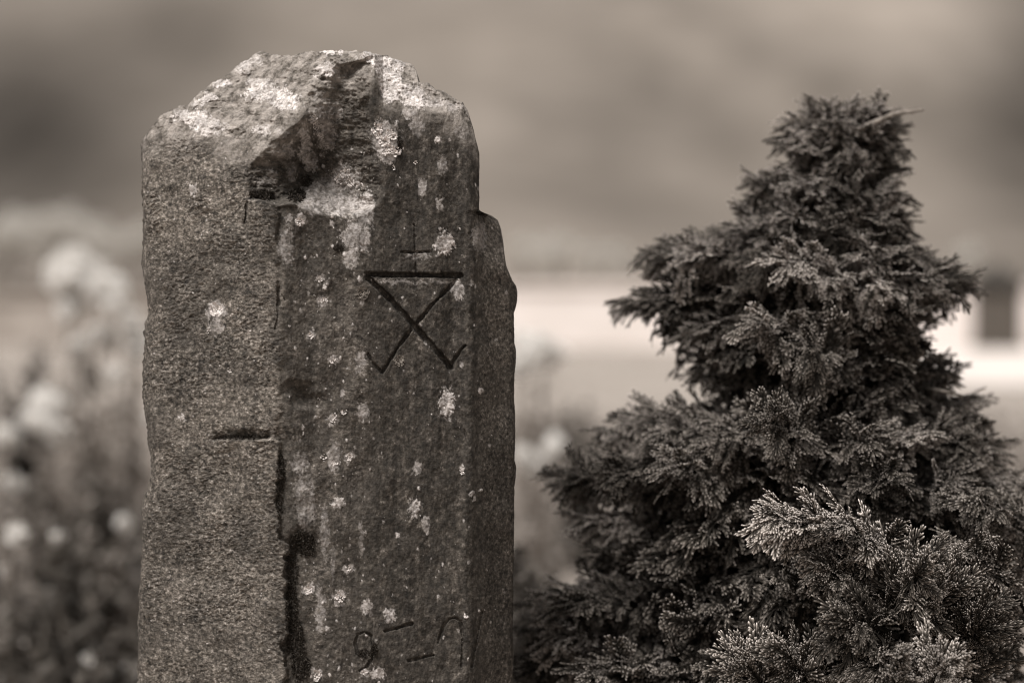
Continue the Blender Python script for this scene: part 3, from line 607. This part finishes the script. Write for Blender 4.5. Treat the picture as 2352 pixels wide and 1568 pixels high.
# ------------------------------------------------------------------ conifer
def make_frond(rs, hi=True, curl=0.35, droop=0.3):
    """flat fan spray of scale-leaf twigs, length 1 along +X, lying in XY; returns verts, quads, tris, tone"""
    Vs, Qs, Ts, As = [], [], [], []; n0 = [0]
    def twig(p, ang, L, w, bend=0.0, tone=0.0):
        ns = 3 if hi else 2; k = 4 if hi else 3
        rings = []
        for i_ in range(ns):
            t = i_ / (ns - 1) * (.86 if hi else .8)
            a_ = ang + bend * t; q = (p[0] + L * t * math.cos(a_), p[1] + L * t * math.sin(a_))
            ww = w * (1 - .25 * t) * (0.6 if i_ == 0 else 1)
            sx, sy = -math.sin(a_), math.cos(a_)
            if k == 4: ring = [(q[0] + sx * ww, q[1] + sy * ww, 0), (q[0], q[1], ww * .75), (q[0] - sx * ww, q[1] - sy * ww, 0), (q[0], q[1], -ww * .75)]
            else: ring = [(q[0] + sx * ww, q[1] + sy * ww, -ww * .3), (q[0], q[1], ww * .75), (q[0] - sx * ww, q[1] - sy * ww, -ww * .3)]
            rings += ring
        a_ = ang + bend; tip = (p[0] + L * math.cos(a_), p[1] + L * math.sin(a_), 0)
        V = rings + [tip]; o_ = n0[0]; e = ns * k
        Vs.extend(V); n0[0] += len(V)
        for i_ in range(ns - 1):
            for j in range(k): Qs.append((o_ + i_ * k + j, o_ + i_ * k + (j + 1) % k, o_ + (i_ + 1) * k + (j + 1) % k, o_ + (i_ + 1) * k + j))
        for j in range(k): Ts.append((o_ + (ns - 1) * k + j, o_ + (ns - 1) * k + (j + 1) % k, o_ + e))
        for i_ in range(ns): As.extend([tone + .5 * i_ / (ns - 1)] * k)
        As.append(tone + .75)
        return a_
    wd = 0.0235 if hi else 0.024
    nb = 6
    m0 = rs.normal() * .3
    def axis(t): return (t * math.cos(m0 * t * .6), t * math.sin(m0 * t * .6))
    segs = 5
    for i_ in range(segs):
        p0 = axis(i_ / segs); p1 = axis((i_ + 1) / segs)
        twig(p0, math.atan2(p1[1] - p0[1], p1[0] - p0[0]), 1.25 / segs, wd * 1.05 * (1 - .3 * i_ / segs), 0, .05 if i_ < segs - 1 else .3)
    for i_ in range(1, nb * 2):
        t = .04 + .90 * i_ / (nb * 2); sd = 1 if i_ % 2 else -1; p = axis(t); k0 = len(Vs)
        L = (.14 + .36 * (1 - t) ** .6 * min(1, .6 + 2.2 * t)) * (.7 + .5 * rs.rand()); ang = sd * (1.0 - .35 * t + rs.normal() * .12); bend = -sd * (.3 + .3 * rs.rand())
        twig(p, ang, L, wd, bend, .15)
        ns_ = max(1, int(L / .088))
        for j in range(ns_):
            tt = (j + .75) / (ns_ + .55); a2 = ang + bend * tt; q = (p[0] + L * tt * math.cos(ang + bend * tt * .6), p[1] + L * tt * math.sin(ang + bend * tt * .6))
            for s2 in ((1, -1) if rs.rand() < .75 else (sd,)):
                l2 = (.085 + .05 * (1 - tt)) * (.7 + .6 * rs.rand())
                twig(q, a2 + s2 * (.62 + rs.normal() * .14), l2, wd * .95, -s2 * .3, .3)
        tilt = rs.normal() * .16; lift = rs.normal() * .010                      # each branchlet leaves the plane a little
        for v_ in range(k0, len(Vs)):
            x_, y_, z_ = Vs[v_]; Vs[v_] = (x_, y_, z_ + tilt * math.hypot(x_ - p[0], y_ - p[1]) + lift)
    V = np.array(Vs, dtype=np.float32)
    r2 = V[:, 0] ** 2
    V[:, 2] += -droop * r2 - curl * V[:, 1] ** 2 + rs.normal(size=1) * .05 * V[:, 1] + .02 * np.sin(V[:, 0] * 9 + rs.rand() * 6) + .03 * np.sin(V[:, 1] * 11 + rs.rand() * 6)
    return V, np.array(Qs), np.array(Ts), np.array(As, dtype=np.float32)
rs = np.random.RandomState(31)
HI = [make_frond(rs, True, .0 + .6 * rs.rand(), 0.02 + .5 * rs.rand()) for _ in range(12)]
LO = [make_frond(rs, False, .0 + .6 * rs.rand(), 0.02 + .5 * rs.rand()) for _ in range(8)]

fol_m, nt, b, co = new_mat('conifer_foliage', 0.7, 0.10)
nz = tnoise(nt, co, 11, 3)
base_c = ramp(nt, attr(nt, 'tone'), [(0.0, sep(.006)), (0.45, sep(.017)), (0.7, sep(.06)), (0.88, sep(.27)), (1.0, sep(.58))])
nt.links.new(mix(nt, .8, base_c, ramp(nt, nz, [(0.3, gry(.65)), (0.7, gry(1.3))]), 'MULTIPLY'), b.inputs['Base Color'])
wood_m = simple_mat('conifer_bark', 0.035, 0.09, 90, 0.9, 0.1, 0.6, 0.003)
dead_m = simple_mat('dead_twig_wood', 0.12, 0.26, 120, 0.9, 0.1)

DENS = 3.5; FS = .76
def unit(v): v = np.asarray(v, float); return v / (np.linalg.norm(v) + 1e-9)
def bough(parent, base, tip, n, flen, nrm, rs, hi, spread=1.0, sag=0.0, tone=0.0, root=None, t0=.22, jit=.42, name='bough'):
    base, tip = np.asarray(base, float), np.asarray(tip, float); L = np.linalg.norm(tip - base)
    mid = (base + tip) / 2 + np.array([0, 0, sag * L])
    def cur(t): return (1 - t) ** 2 * base + 2 * t * (1 - t) * mid + t * t * tip
    def tan(t): return unit(2 * (1 - t) * (mid - base) + 2 * t * (tip - mid))
    mb = MB(); r0 = np.array(root)
    ts = np.linspace(0, .9, 6); mb.tube([cur(t) - r0 for t in ts], np.linspace(.005, .0014, 6) * min(1.4, .5 + L * 3), 5, 0.0)
    n = int(n * DENS * min(1.7, max(.75, L / .2)))
    for k in range(n):
        t = t0 + (.93 - t0) * ((k + rs.rand()) / n) ** .85; a = tan(t); nn = unit(np.asarray(nrm) + rs.normal(size=3) * jit)
        nn = unit(nn - a * nn.dot(a) * .8)
        hang = rs.rand() < .14
        sd = 1 if k % 2 else -1; th = sd * spread * (1.05 * (1 - t) + .18 + .35 * rs.rand()) if k < n - 2 else rs.normal() * .12
        s_ = np.cross(nn, a); d = unit(a * math.cos(th) + s_ * math.sin(th) + rs.normal(size=3) * .30 + np.array([0, 0, .16]))
        if abs(th) > .45: d = unit(d - np.array([0, 0, .25 * (abs(th) - .45)]))
        if hang:
            d = unit(d * (.9 - .5 * rs.rand()) + np.array([0, 0, -.55 - .5 * rs.rand()])); nn = unit(nn + unit(d * [1, 1, 0]) * .9)
        elif rs.rand() < .25:
            d = unit(d + nn * (.2 + .5 * rs.rand()))
        nn = unit(nn - d * nn.dot(d)); s_ = np.cross(nn, d)
        lib = HI if hi else LO; fv, fq, ft, fa = lib[rs.randint(len(lib))]
        ln = FS * flen * (.6 + .75 * rs.rand()) * (1.08 - .38 * t); p = cur(t) - r0
        if rs.rand() < .5: fv = fv * np.array([1, -1, 1], dtype=np.float32)
        V = p + ln * (fv[:, :1] * d + fv[:, 1:2] * s_ * (.8 + .35 * rs.rand()) + fv[:, 2:] * nn)
        mb.add(V, fq, ft, np.clip(fa + tone, 0, 1.3))
    return mb.build(name, fol_m, parent, 'tone', True)

EXL = [(228, 1875), (262, 1830), (300, 1800), (330, 1832), (380, 1815), (405, 1760), (425, 1682), (470, 1705), (510, 1680), (545, 1630), (565, 1560), (580, 1465), (605, 1480), (650, 1505), (680, 1450), (700, 1418), (740, 1445), (765, 1500), (810, 1530), (870, 1560), (900, 1640), (930, 1660), (950, 1560), (975, 1400), (1000, 1350), (1060, 1310), (1110, 1250), (1140, 1245), (1190, 1290), (1255, 1285), (1300, 1330), (1335, 1330), (1355, 1250), (1390, 1170), (1500, 1160), (1568, 1150), (2000, 1180), (2300, 1350)]
EXR = [(228, 1950), (250, 2020), (300, 2045), (340, 2065), (380, 2075), (420, 2060), (450, 2085), (480, 2062), (520, 2090), (575, 2088), (590, 2140), (620, 2190), (655, 2235), (690, 2195), (720, 2140), (760, 2115), (800, 2140), (850, 2225), (885, 2215), (930, 2290), (980, 2315), (1040, 2310), (1090, 2345), (1200, 2430), (1400, 2480), (1568, 2500), (2000, 2460), (2300, 2300)]
XT = [(228, 1935), (600, 1915), (900, 1900), (1100, 1880), (1568, 1850), (2300, 1850)]
RD = [(228, .03), (400, .09), (560, .15), (660, .20), (760, .15), (900, .15), (980, .24), (1100, .33), (1300, .40), (1568, .44), (2300, .3)]
TD = 3.06
bushroot = unproj(1850, 784, TD); bushroot[2] = 0.0
bush = empty('conifer', tuple(bushroot)); tag(bush, 'bushy dwarf conifer with crooked tiered top and dense fan sprays beside the gravestone', 'conifer')
tk = []
for y in (2880, 2200, 1568, 1100, 900, 600, 420, 300): tk.append(unproj(pl(XT, y), y, TD) - bushroot)
mb = MB(); mb.tube(tk, [.05, .045, .04, .03, .024, .014, .008, .004], 9); mb.build('trunk', wood_m, bush, None, True)
rs = np.random.RandomState(77)
nb_ = 0
def auto(y, phi, n, flen, rise=35, hi=None, tone=0.0, rs=rs):
    """a bough whose tip lies at height y in direction phi (0 towards the camera, negative to the left)"""
    global nb_
    s = math.sin(phi); xc = pl(XT, y); ex = pl(EXL, y) if s < 0 else pl(EXR, y)
    inset = 10 if 560 <= y <= 710 else (22 if 960 < y < 1140 else (40 if y > 900 else 34))
    half = abs(ex - xc) - inset * min(1, abs(ex - xc) / 200)
    x = xc + s * half; D = TD - math.cos(phi) * pl(RD, y) * .92
    tip = unproj(x, y, D); base = unproj(pl(XT, y + rise), y + rise, TD) + (tip - unproj(pl(XT, y), y, TD)) * .12
    out = unit((tip - base) * [1, 1, 0]); nrm = unit(np.array([0, 0, 1.0]) + out * .18 + np.array([0, -.12, 0]))
    h = D < 2.84 if hi is None else hi
    nb_ += 1
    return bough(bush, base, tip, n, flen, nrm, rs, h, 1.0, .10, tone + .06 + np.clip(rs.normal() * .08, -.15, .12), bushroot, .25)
# crown tiers, front and sides: (height, direction, sprays, spray length, rise towards the trunk)
TIERS = [
    # the bushy top
    (264, -.8, 11, .052, 50), (264, 1.2, 11, .052, 50), (272, 0, 11, .052, 60), (275, 3.0, 10, .055, 60), (288, -1.4, 12, .055, 40), (284, 1.5, 12, .058, 40), (315, -1.5, 13, .06, 35), (315, 1.5, 12, .06, 35), (470, -1.52, 11, .055, 30), (535, -1.5, 13, .058, 30), (300, .2, 11, .06, 60), (300, 3.0, 10, .065, 50),
    (335, 1.3, 12, .06, 45), (340, -.9, 12, .06, 50), (350, 3.0, 9, .06, 50), (372, .3, 9, .05, 50), (385, 1.5, 9, .055, 40),
    # first ledge
    (418, -1.5, 12, .055, 35), (425, -1.1, 11, .055, 40), (430, -.4, 10, .055, 50), (450, 1.5, 10, .055, 35), (445, .9, 10, .055, 40), (450, .3, 9, .055, 50),
    (505, -1.3, 11, .06, 45), (500, -.6, 10, .06, 50), (520, 1.45, 11, .06, 40), (510, .8, 10, .06, 50), (530, 0, 9, .06, 50), (545, -1.0, 11, .06, 40),
    # long left and right ledges
    (580, -1.55, 17, .06, 25), (588, -1.3, 16, .06, 30), (596, -.95, 15, .065, 35), (605, -.4, 12, .065, 40), (570, 1.5, 10, .055, 35), (590, .5, 12, .065, 40), (595, 1.1, 12, .06, 35),
    (655, 1.56, 18, .06, 20), (640, 1.4, 17, .065, 25), (650, 1.15, 16, .065, 30), (648, .8, 16, .065, 30), (655, .35, 14, .065, 35), (668, 1.5, 15, .06, 15), (640, 0, 12, .065, 35),
    (695, -1.55, 16, .06, 40), (700, -1.25, 14, .065, 45), (760, -1.5, 12, .06, 60), (815, -1.5, 11, .055, 60), (750, -.95, 11, .06, 60), (860, -1.35, 9, .05, 60),
    # waist
    (745, 1.35, 9, .055, 50), (770, .9, 8, .06, 60), (845, 2.0, 13, .065, 50), (870, 1.75, 13, .065, 50), (925, 1.75, 14, .065, 50), (960, 1.6, 14, .065, 50), (900, -2.2, 9, .06, 60),
    # wide lower ledge
    (972, -1.55, 16, .06, 25), (978, -1.35, 16, .065, 30), (975, -1.1, 15, .065, 35), (1000, -1.5, 15, .065, 25), (1000, -.85, 18, .07, 35), (1012, -.5, 17, .07, 40), (1015, -.15, 14, .07, 50), (1020, .25, 15, .07, 45), (1015, .6, 17, .07, 35), (1025, .95, 17, .07, 35), (1040, 1.3, 15, .07, 35), (1030, 1.55, 14, .065, 40),
    (1115, -1.55, 18, .07, 25), (1105, -1.35, 17, .07, 30), (1090, -1.0, 17, .07, 40), (1090, -.65, 14, .07, 45), (1130, .8, 18, .075, 45), (1110, 1.2, 17, .075, 40), (1110, .4, 12, .07, 60), (1130, 1.5, 15, .075, 40),
    (1200, -1.4, 17, .07, 40), (1230, .95, 18, .075, 50), (1285, -1.4, 15, .065, 50), (1300, 1.2, 15, .075, 50),
    # skirt towards the stone
    (1385, -1.56, 18, .07, 30), (1380, -1.35, 18, .075, 35), (1400, -1.1, 14, .075, 40), (1450, -1.45, 17, .075, 40), (1470, -1.15, 14, .075, 50), (1530, -1.35, 16, .08, 50), (1340, .8, 16, .075, 60), (1460, .9, 18, .08, 60), (1560, -.9, 13, .08, 60), (1620, .2, 14, .09, 60), (1620, .8, 14, .09, 60)]
for y, ph, n, fl, ri in TIERS: auto(y, ph, n, fl, ri)
# the far side and the part below the picture
for y, n, fl in [(420, 9, .055), (600, 11, .065), (780, 11, .065), (1000, 13, .08), (1200, 13, .1), (1450, 13, .1)]:
    for ph in (2.6, -2.7): auto(y, ph, n, fl, 50, False)
for y in (1850, 2150):
    for k in range(6): auto(y, -3.0 + k * 1.05 + (y - 1850) * .0017, 11, .12, 60, False)
# old inner foliage that closes the crown
mb = MB(); ri = np.random.RandomState(55)
for k in range(2000):
    y = 330 + 1500 * ri.rand() ** .8; ph = ri.rand() * 6.283; s_ = math.sin(ph); xc = pl(XT, y)
    ee = [(pl(EXL, y + q) if s_ < 0 else pl(EXR, y + q)) for q in (-30, 10, 50, 90)]; ex = max(ee) if s_ < 0 else min(ee); f = .1 + .55 * math.sqrt(ri.rand())
    p = unproj(xc + s_ * abs(ex - xc) * f, y + 30, TD - math.cos(ph) * pl(RD, y) * f) - bushroot
    out = np.array([math.sin(ph), -math.cos(ph), 0]); d = unit(out + ri.normal(size=3) * .45 + [0, 0, .1]); nn = unit(np.array([0, 0, 1]) + out * .5 + ri.normal(size=3) * .5)
    nn = unit(nn - d * nn.dot(d)); sd = np.cross(nn, d); fv, fq, ft, fa = LO[ri.randint(len(LO))]; ln = (.035 if y < 560 else .055) + .03 * ri.rand()
    mb.add(p + ln * (fv[:, :1] * d + fv[:, 1:2] * sd + fv[:, 2:] * nn), fq, ft, fa)
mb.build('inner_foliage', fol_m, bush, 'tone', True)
# hero boughs in focus at the front
def hero(bx, by, bD, tx, ty, tD, n, fl, tone=.1, nrm=(-.1, -.45, 1), spread=1.0, sag=.12, jit=.3, t0=.2):
    global nb_
    nb_ += 1
    return bough(bush, unproj(bx, by, bD), unproj(tx, ty, tD), n, fl, nrm, rs, True, spread, sag, tone * 1.25 - .05, bushroot, t0, jit)
hero(2070, 1330, 2.72, 1772, 1190, 2.60, 17, .075, .22, (-.05, -.5, 1), .75)
hero(2090, 1330, 2.70, 1930, 1210, 2.60, 12, .07, .16, (.1, -.5, 1), .9)
hero(2000, 1400, 2.68, 1900, 1310, 2.60, 9, .06, .08, (-.2, -.6, .8), .9)
hero(2080, 1480, 2.66, 2110, 1300, 2.60, 12, .07, .10, (-.3, -1, .3), .8)
hero(2050, 1500, 2.66, 2010, 1545, 2.57, 12, .075, .08, (-.2, -1, .45), 1.1, .2)
hero(2060, 1460, 2.66, 1950, 1440, 2.58, 12, .07, .02, (-.2, -1, .35), 1.0, .1)
hero(2160, 1520, 2.70, 2180, 1350, 2.62, 13, .07, .10, (-.1, -1, .2), .7)
hero(2180, 1560, 2.72, 2250, 1420, 2.63, 12, .075, .03, (.2, -1, .4), .8)
hero(2380, 1430, 2.85, 2210, 1270, 2.72, 15, .075, .08, (.1, -.5, 1), .8)
hero(2440, 1250, 2.95, 2220, 1165, 2.80, 16, .08, .08, (.1, -.5, 1), .9)
hero(1900, 1680, 2.68, 1810, 1500, 2.60, 13, .075, .08, (-.1, -.9, .5), .8)
hero(1800, 1680, 2.66, 1710, 1520, 2.60, 12, .07, .12, (-.1, -.9, .5), .7)
hero(2120, 1680, 2.62, 2160, 1530, 2.55, 12, .065, .16, (0, -.9, .5), .9)
hero(2000, 1700, 2.62, 2060, 1560, 2.55, 10, .06, .14, (0, -.9, .5), .9)
hero(1900, 860, 2.95, 1740, 735, 2.84, 14, .07, .16, (-.1, -.55, 1), .9)
hero(1950, 900, 2.95, 1850, 790, 2.82, 12, .07, .08, (-.1, -.8, .7), .9)
hero(1960, 700, 3.0, 1800, 605, 2.87, 14, .065, .2, (-.1, -.5, 1), .9)
hero(1900, 1120, 2.95, 1760, 960, 2.76, 11, .065, .06, (-.3, -1, .3), .6)
print('boughs', nb_)
def twig_part(pts, r, label=None):
    mb = MB(); mb.tube([unproj(*p) - bushroot for p in pts], r, 6); o = mb.build('dead_twig', dead_m, bush, None, True)
    if label: o['label'] = label
def dead_twig(pts, r, forks, label=None):
    mb = MB(); mb.tube([unproj(*p) - bushroot for p in pts], r, 6)
    for f in forks: mb.tube([unproj(*p) - bushroot for p in f], np.linspace(r[-1] * .9, r[-1] * .4, len(f)), 5)
    o = mb.build('dead_twig', dead_m, bush, None, True)
    if label: o['label'] = label
dead_twig([(1960, 305, 3.0), (2000, 285, 3.0), (2030, 272, 3.0), (2052, 262, 3.0), (2080, 258, 3.0), (2122, 252, 2.99)], [.0036, .0034, .003, .0028, .0024, .0014], [[(2062, 260, 3.0), (2085, 250, 3.0), (2110, 247, 3.0)], [(2040, 268, 3.0), (2052, 252, 3.0), (2056, 243, 3.0)], [(2085, 257, 3.0), (2100, 262, 3.0)]], 'bare pale twig sticking out at the top')
dead_twig([(2130, 892, 3.0), (2160, 897, 2.98), (2180, 901, 2.98), (2212, 908, 2.97)], [.0026, .0026, .0022, .0014], [[(2180, 901, 2.98), (2196, 898, 2.97)]])
# small conifer further back, half hidden by the stone
def small_conifer(px, D, ytop, wpx, label):
    p = unproj(px, 784, D); g = float(gz(p[0], p[1])); r0 = np.array([p[0], p[1], g]); root = empty('conifer', tuple(r0)); zt = CAMZ - (ytop - CY) / F * D
    mb = MB(); mb.tube([(0, 0, -.05), (0, 0, (zt - g) * .6), (0.005, 0, (zt - g) * .95)], [.02, .012, .003], 6); mb.build('trunk', wood_m, root)
    for k in range(26):
        t = (k + .5) / 26; z = g + (zt - g) * (.1 + .9 * t); R = wpx / F * D * (1 - t) ** .8 + .02; a = k * 2.4
        bough(root, (p[0], p[1], z - .06), (p[0] + R * math.cos(a), p[1] + R * math.sin(a), z), 7, .07, (0, 0, 1), rs, False, 1, .1, 0, r0)
    tag(root, label, 'conifer')
small_conifer(1203, 3.9, 1288, 70, 'small dark conifer peeping out from behind the far side of the gravestone')

# ------------------------------------------------------------------ flowering plants behind
stem_m = simple_mat('plant_stem', 0.08, 0.16, 40); leaf_m = leaf_mat('plant_leaves', 0.08, 0.42); dleaf_m = leaf_mat('dark_plant_leaves', 0.012, 0.085); petal_m = leaf_mat('plant_petals', (.86, .825, .785, 1), (.93, .90, .865, 1), .8, .1, .5)
def plant_proto(h, nst, nfl, rs, loc, head=.06, leaf=.034, lm=None):
    root = empty('flowering_plant', tuple(loc)); st = MB(); lf = MB(); heads = []
    for k in range(nst):
        a = rs.rand() * 6.28; lean = .10 + .16 * rs.rand(); hh = h * (.62 + .38 * rs.rand()) if k else h
        pts = np.array([[lean * t * t * math.cos(a) + .01 * math.cos(a), lean * t * t * math.sin(a) + .01 * math.sin(a), hh * t - .03] for t in np.linspace(0, 1, 7)])
        st.tube(pts, np.linspace(.007, .0025, 7), 5)
        n = 64
        for j in range(n):
            t = .12 + .8 * (j + rs.rand()) / n; p = np.array([np.interp(t, np.linspace(0, 1, 7), pts[:, c_]) for c_ in range(3)])
            b_ = rs.rand() * 6.28; d = unit([math.cos(b_), math.sin(b_), .25 + rs.normal() * .45]); L = leaf * (2.3 + 1.6 * rs.rand()) * (1.1 - .6 * t)
            sd = unit(np.cross(d, [0, 0, 1])); up = np.cross(sd, d); w_ = L * .2
            V = [p, p + d * L * .45 + sd * w_ + up * .02 * L, p + d * L - up * L * .25, p + d * L * .45 - sd * w_ + up * .02 * L, p + d * L * .45 - up * w_ * .25]
            lf.add(V, (), [(0, 1, 4), (1, 2, 4), (2, 3, 4), (3, 0, 4)], np.full(5, rs.rand()))
        if k < nfl: heads.append(pts[-1])
    st.build('stems', stem_m, root); lf.build('leaves', lm or leaf_m, root, 'tone')
    for hp in heads:
        fm = MB(); cs = [hp + np.array([rs.normal() * head * .3, rs.normal() * head * .3, -abs(rs.normal()) * head * .4]) for _ in range(8)]
        leaf_cloud(fm, cs, np.full(8, head * .5), 420, .0085, rs, a=.3, aspect=1.0); fm.build('flower_head', petal_m, root, 'tone')
    return root
rsp = np.random.RandomState(12)
protos = [plant_proto(1.0, 7, 2, rsp, (0, 0, 0), .035), plant_proto(1.0, 9, 0, rsp, (0, 0, 0), leaf=.045, lm=dleaf_m), plant_proto(1.0, 6, 4, rsp, (0, 0, 0), .035)]
used = [False] * 3
PL = [  # picture x, picture y of the top, distance, proto, label
    (45, 720, 9.4, 1, 'dark leafy stem standing beside the tallest white flowers'),
    (195, 830, 6.9, 0, 'mid height flowering plant under the tallest white heads, one small pale head'),
    (285, 960, 6.6, 1, 'leafy plant without flowers close to the rough side of the stone'),
    (70, 1080, 5.2, 1, 'dark leafy plant below the pale cluster of heads'),
    (190, 1150, 4.9, 1, 'dark leafy plant low down midway between picture edge and stone'),
    (300, 1240, 4.6, 1, 'dark low leafy plant at the foot of the rough stone side'),
    (20, 1290, 4.5, 1, 'dark low leafy plant in the corner under the pale heads'),
    (120, 1190, 5.6, 0, 'leafy plant with two pale heads amid the dark plants near the picture edge'),
    (245, 1080, 6.2, 0, 'leafy plant with two small pale heads beside the middle of the rough stone side'),
    (30, 1180, 5.0, 2, 'pale dotted plant above the dark corner plant'),
    (130, 1400, 4.4, 1, 'dark lowest leafy plant at the bottom between corner and stone'),
    (235, 1330, 4.8, 1, 'dark leafy plant just above the lowest pale blossoms'),
    (170, 1020, 6.4, 1, 'dark leafy plant right below the shorter pale headed plant'),
    (300, 1490, 4.6, 2, 'lowest plant, with pale blossoms near the foot of the stone'),
    (1330, 860, 9.0, 1, 'dim leafy plant in the meadow between stone and conifer'),
    (560, 900, 6.6, 1, 'leafy plant hidden behind the rough side of the gravestone'),
]
for px, py, D, k, lb in PL:
    q = unproj(px, py, D); g = float(gz(q[0], q[1])); s_ = (q[2] - g) / 1.0
    if s_ < .15: s_ = .15
    o = protos[k] if not used[k] else copy_tree(protos[k]); used[k] = True
    o.location = (q[0], q[1], g); o.scale = (max(s_, .55), max(s_, .55), s_); o.rotation_euler = (0, 0, rsp.rand() * 6.28)
    tag(o, lb, 'plant', 'flowering plants in the meadow behind the stone')

def head_plant(D, heads, label, rs, extra=4):
    fx_, fy_ = heads[0][0], heads[0][1]; q = unproj(np.mean([h[0] for h in heads]), fy_, D); g = float(gz(q[0], q[1])); r0 = np.array([q[0], q[1], g])
    root = empty('flowering_plant', tuple(r0)); st = MB(); lf = MB()
    tips = [(unproj(hx, hy, D + rs.normal() * .08) - r0, hr_ / F * D) for hx, hy, hr_ in heads] + [(np.array([rs.normal() * .12, rs.normal() * .1, (q[2] - g) * (.45 + .35 * rs.rand())]), 0) for _ in range(extra)]
    for tp, hr_ in tips:
        b0 = np.array([rs.normal() * .03, rs.normal() * .03, -.03]); ts = np.linspace(0, 1, 7)[:, None]
        pts = b0 + (tp - b0) * np.concatenate([ts ** 1.8, ts ** 1.8, ts], 1); st.tube(pts, np.linspace(.006, .0025, 7), 5)
        for j in range(42):
            t = .12 + .8 * (j + rs.rand()) / 42; p = np.array([np.interp(t, ts[:, 0], pts[:, c_]) for c_ in range(3)])
            b_ = rs.rand() * 6.28; d = unit([math.cos(b_), math.sin(b_), .25 + rs.normal() * .45]); L = .034 * (2.3 + 1.6 * rs.rand()) * (1.1 - .6 * t)
            sd = unit(np.cross(d, [0, 0, 1])); up = np.cross(sd, d); w_ = L * .2
            lf.add([p, p + d * L * .45 + sd * w_, p + d * L - up * L * .25, p + d * L * .45 - sd * w_, p + d * L * .45 - up * w_ * .25], (), [(0, 1, 4), (1, 2, 4), (2, 3, 4), (3, 0, 4)], np.full(5, .35 + .65 * rs.rand()))
        if hr_:
            fm = MB(); hr_ = hr_ * 1.35; cs = tp + rs.normal(size=(7, 3)) * hr_ * .28
            leaf_cloud(fm, cs, np.full(7, hr_ * .62), 800, max(.01, hr_ * .18), rs, a=.5, aspect=1.0); fm.build('flower_head', petal_m, root, 'tone')
    st.build('stems', stem_m, root); lf.build('leaves', leaf_m, root, 'tone')
    tag(root, label, 'plant', 'flowering plants in the meadow behind the stone')
head_plant(8.0, [(150, 628, 42), (196, 622, 34), (238, 668, 34), (268, 690, 26), (162, 712, 26), (236, 775, 26), (180, 800, 22), (208, 862, 22)], 'tallest pale flowering plant with a crowd of big white heads', rsp)
head_plant(8.2, [(312, 762, 26), (298, 735, 20), (322, 800, 20)], 'flowering plant with three pale heads touching the rough edge of the stone', rsp)
head_plant(7.0, [(112, 930, 34), (90, 975, 26), (135, 990, 22), (62, 960, 16)], 'shorter plant with four pale heads below the tallest flowers', rsp)
head_plant(7.2, [(8, 1000, 26), (30, 1110, 16)], 'plant with pale heads cut by the edge of the picture', rsp)
head_plant(8.0, [(1238, 806, 32), (1208, 790, 26), (1262, 815, 22), (1195, 840, 24)], 'plant with bright white heads just beside the far edge of the stone', rsp, 1)
head_plant(7.2, [(1276, 1024, 20), (1262, 1040, 12)], 'plant with a small white head between stone and conifer', rsp, 1)
head_plant(7.0, [(1225, 1062, 18), (1200, 1045, 16)], 'plant with dim pale heads low beside the far edge of the stone', rsp, 1)

# ------------------------------------------------------------------ meadow grass
gm_m = leaf_mat('meadow_grass', 0.10, 0.46, .7, .2, .35)
rg = np.random.RandomState(4); N = 26000
D = 3.2 + 12.5 * rg.rand(N) ** 1.1; X = (rg.rand(N) - .5) * (D * .62 + 2.4); Zg = gz(X, D)
keep = ~((np.abs(X + .2) < .28) & (D < 3.3)); D, X, Zg = D[keep], X[keep], Zg[keep]; N = len(D)
hgt = (.10 + .20 * rg.rand(N)) * np.clip(1.25 - D / 18., .4, 1) * (1 + .8 * (noise2(X * 1.2, D * 1.2, 130))); an = rg.rand(N) * 6.28; wd = .003 + .0006 * D; ln = hgt * (.3 + .5 * rg.rand(N)); la = rg.rand(N) * 6.28
B = np.stack([X, D, Zg - .02], -1); U = np.stack([np.cos(an), np.sin(an), 0 * an], -1) * wd[:, None]; Ld = np.stack([np.cos(la), np.sin(la), 0 * la], -1) * ln[:, None]
up = np.stack([0 * an, 0 * an, hgt], -1)
V = np.stack([B - U, B + U, B + U * .7 + up * .6 + Ld * .35, B - U * .7 + up * .6 + Ld * .35, B + up + Ld], 1).reshape(-1, 3); i5 = np.arange(N)[:, None] * 5
gr_o = obj_from('grass', V, i5 + np.array([[0, 1, 2, 3]]), i5 + np.array([[3, 2, 4]]), gm_m, None, {'tone': np.repeat(np.clip(rg.rand(N) * .8 + .25 * noise2(X * .8, D * .8, 131), 0, 1), 5)})
tag(gr_o, 'long pale meadow grass behind the stone', kind='stuff')
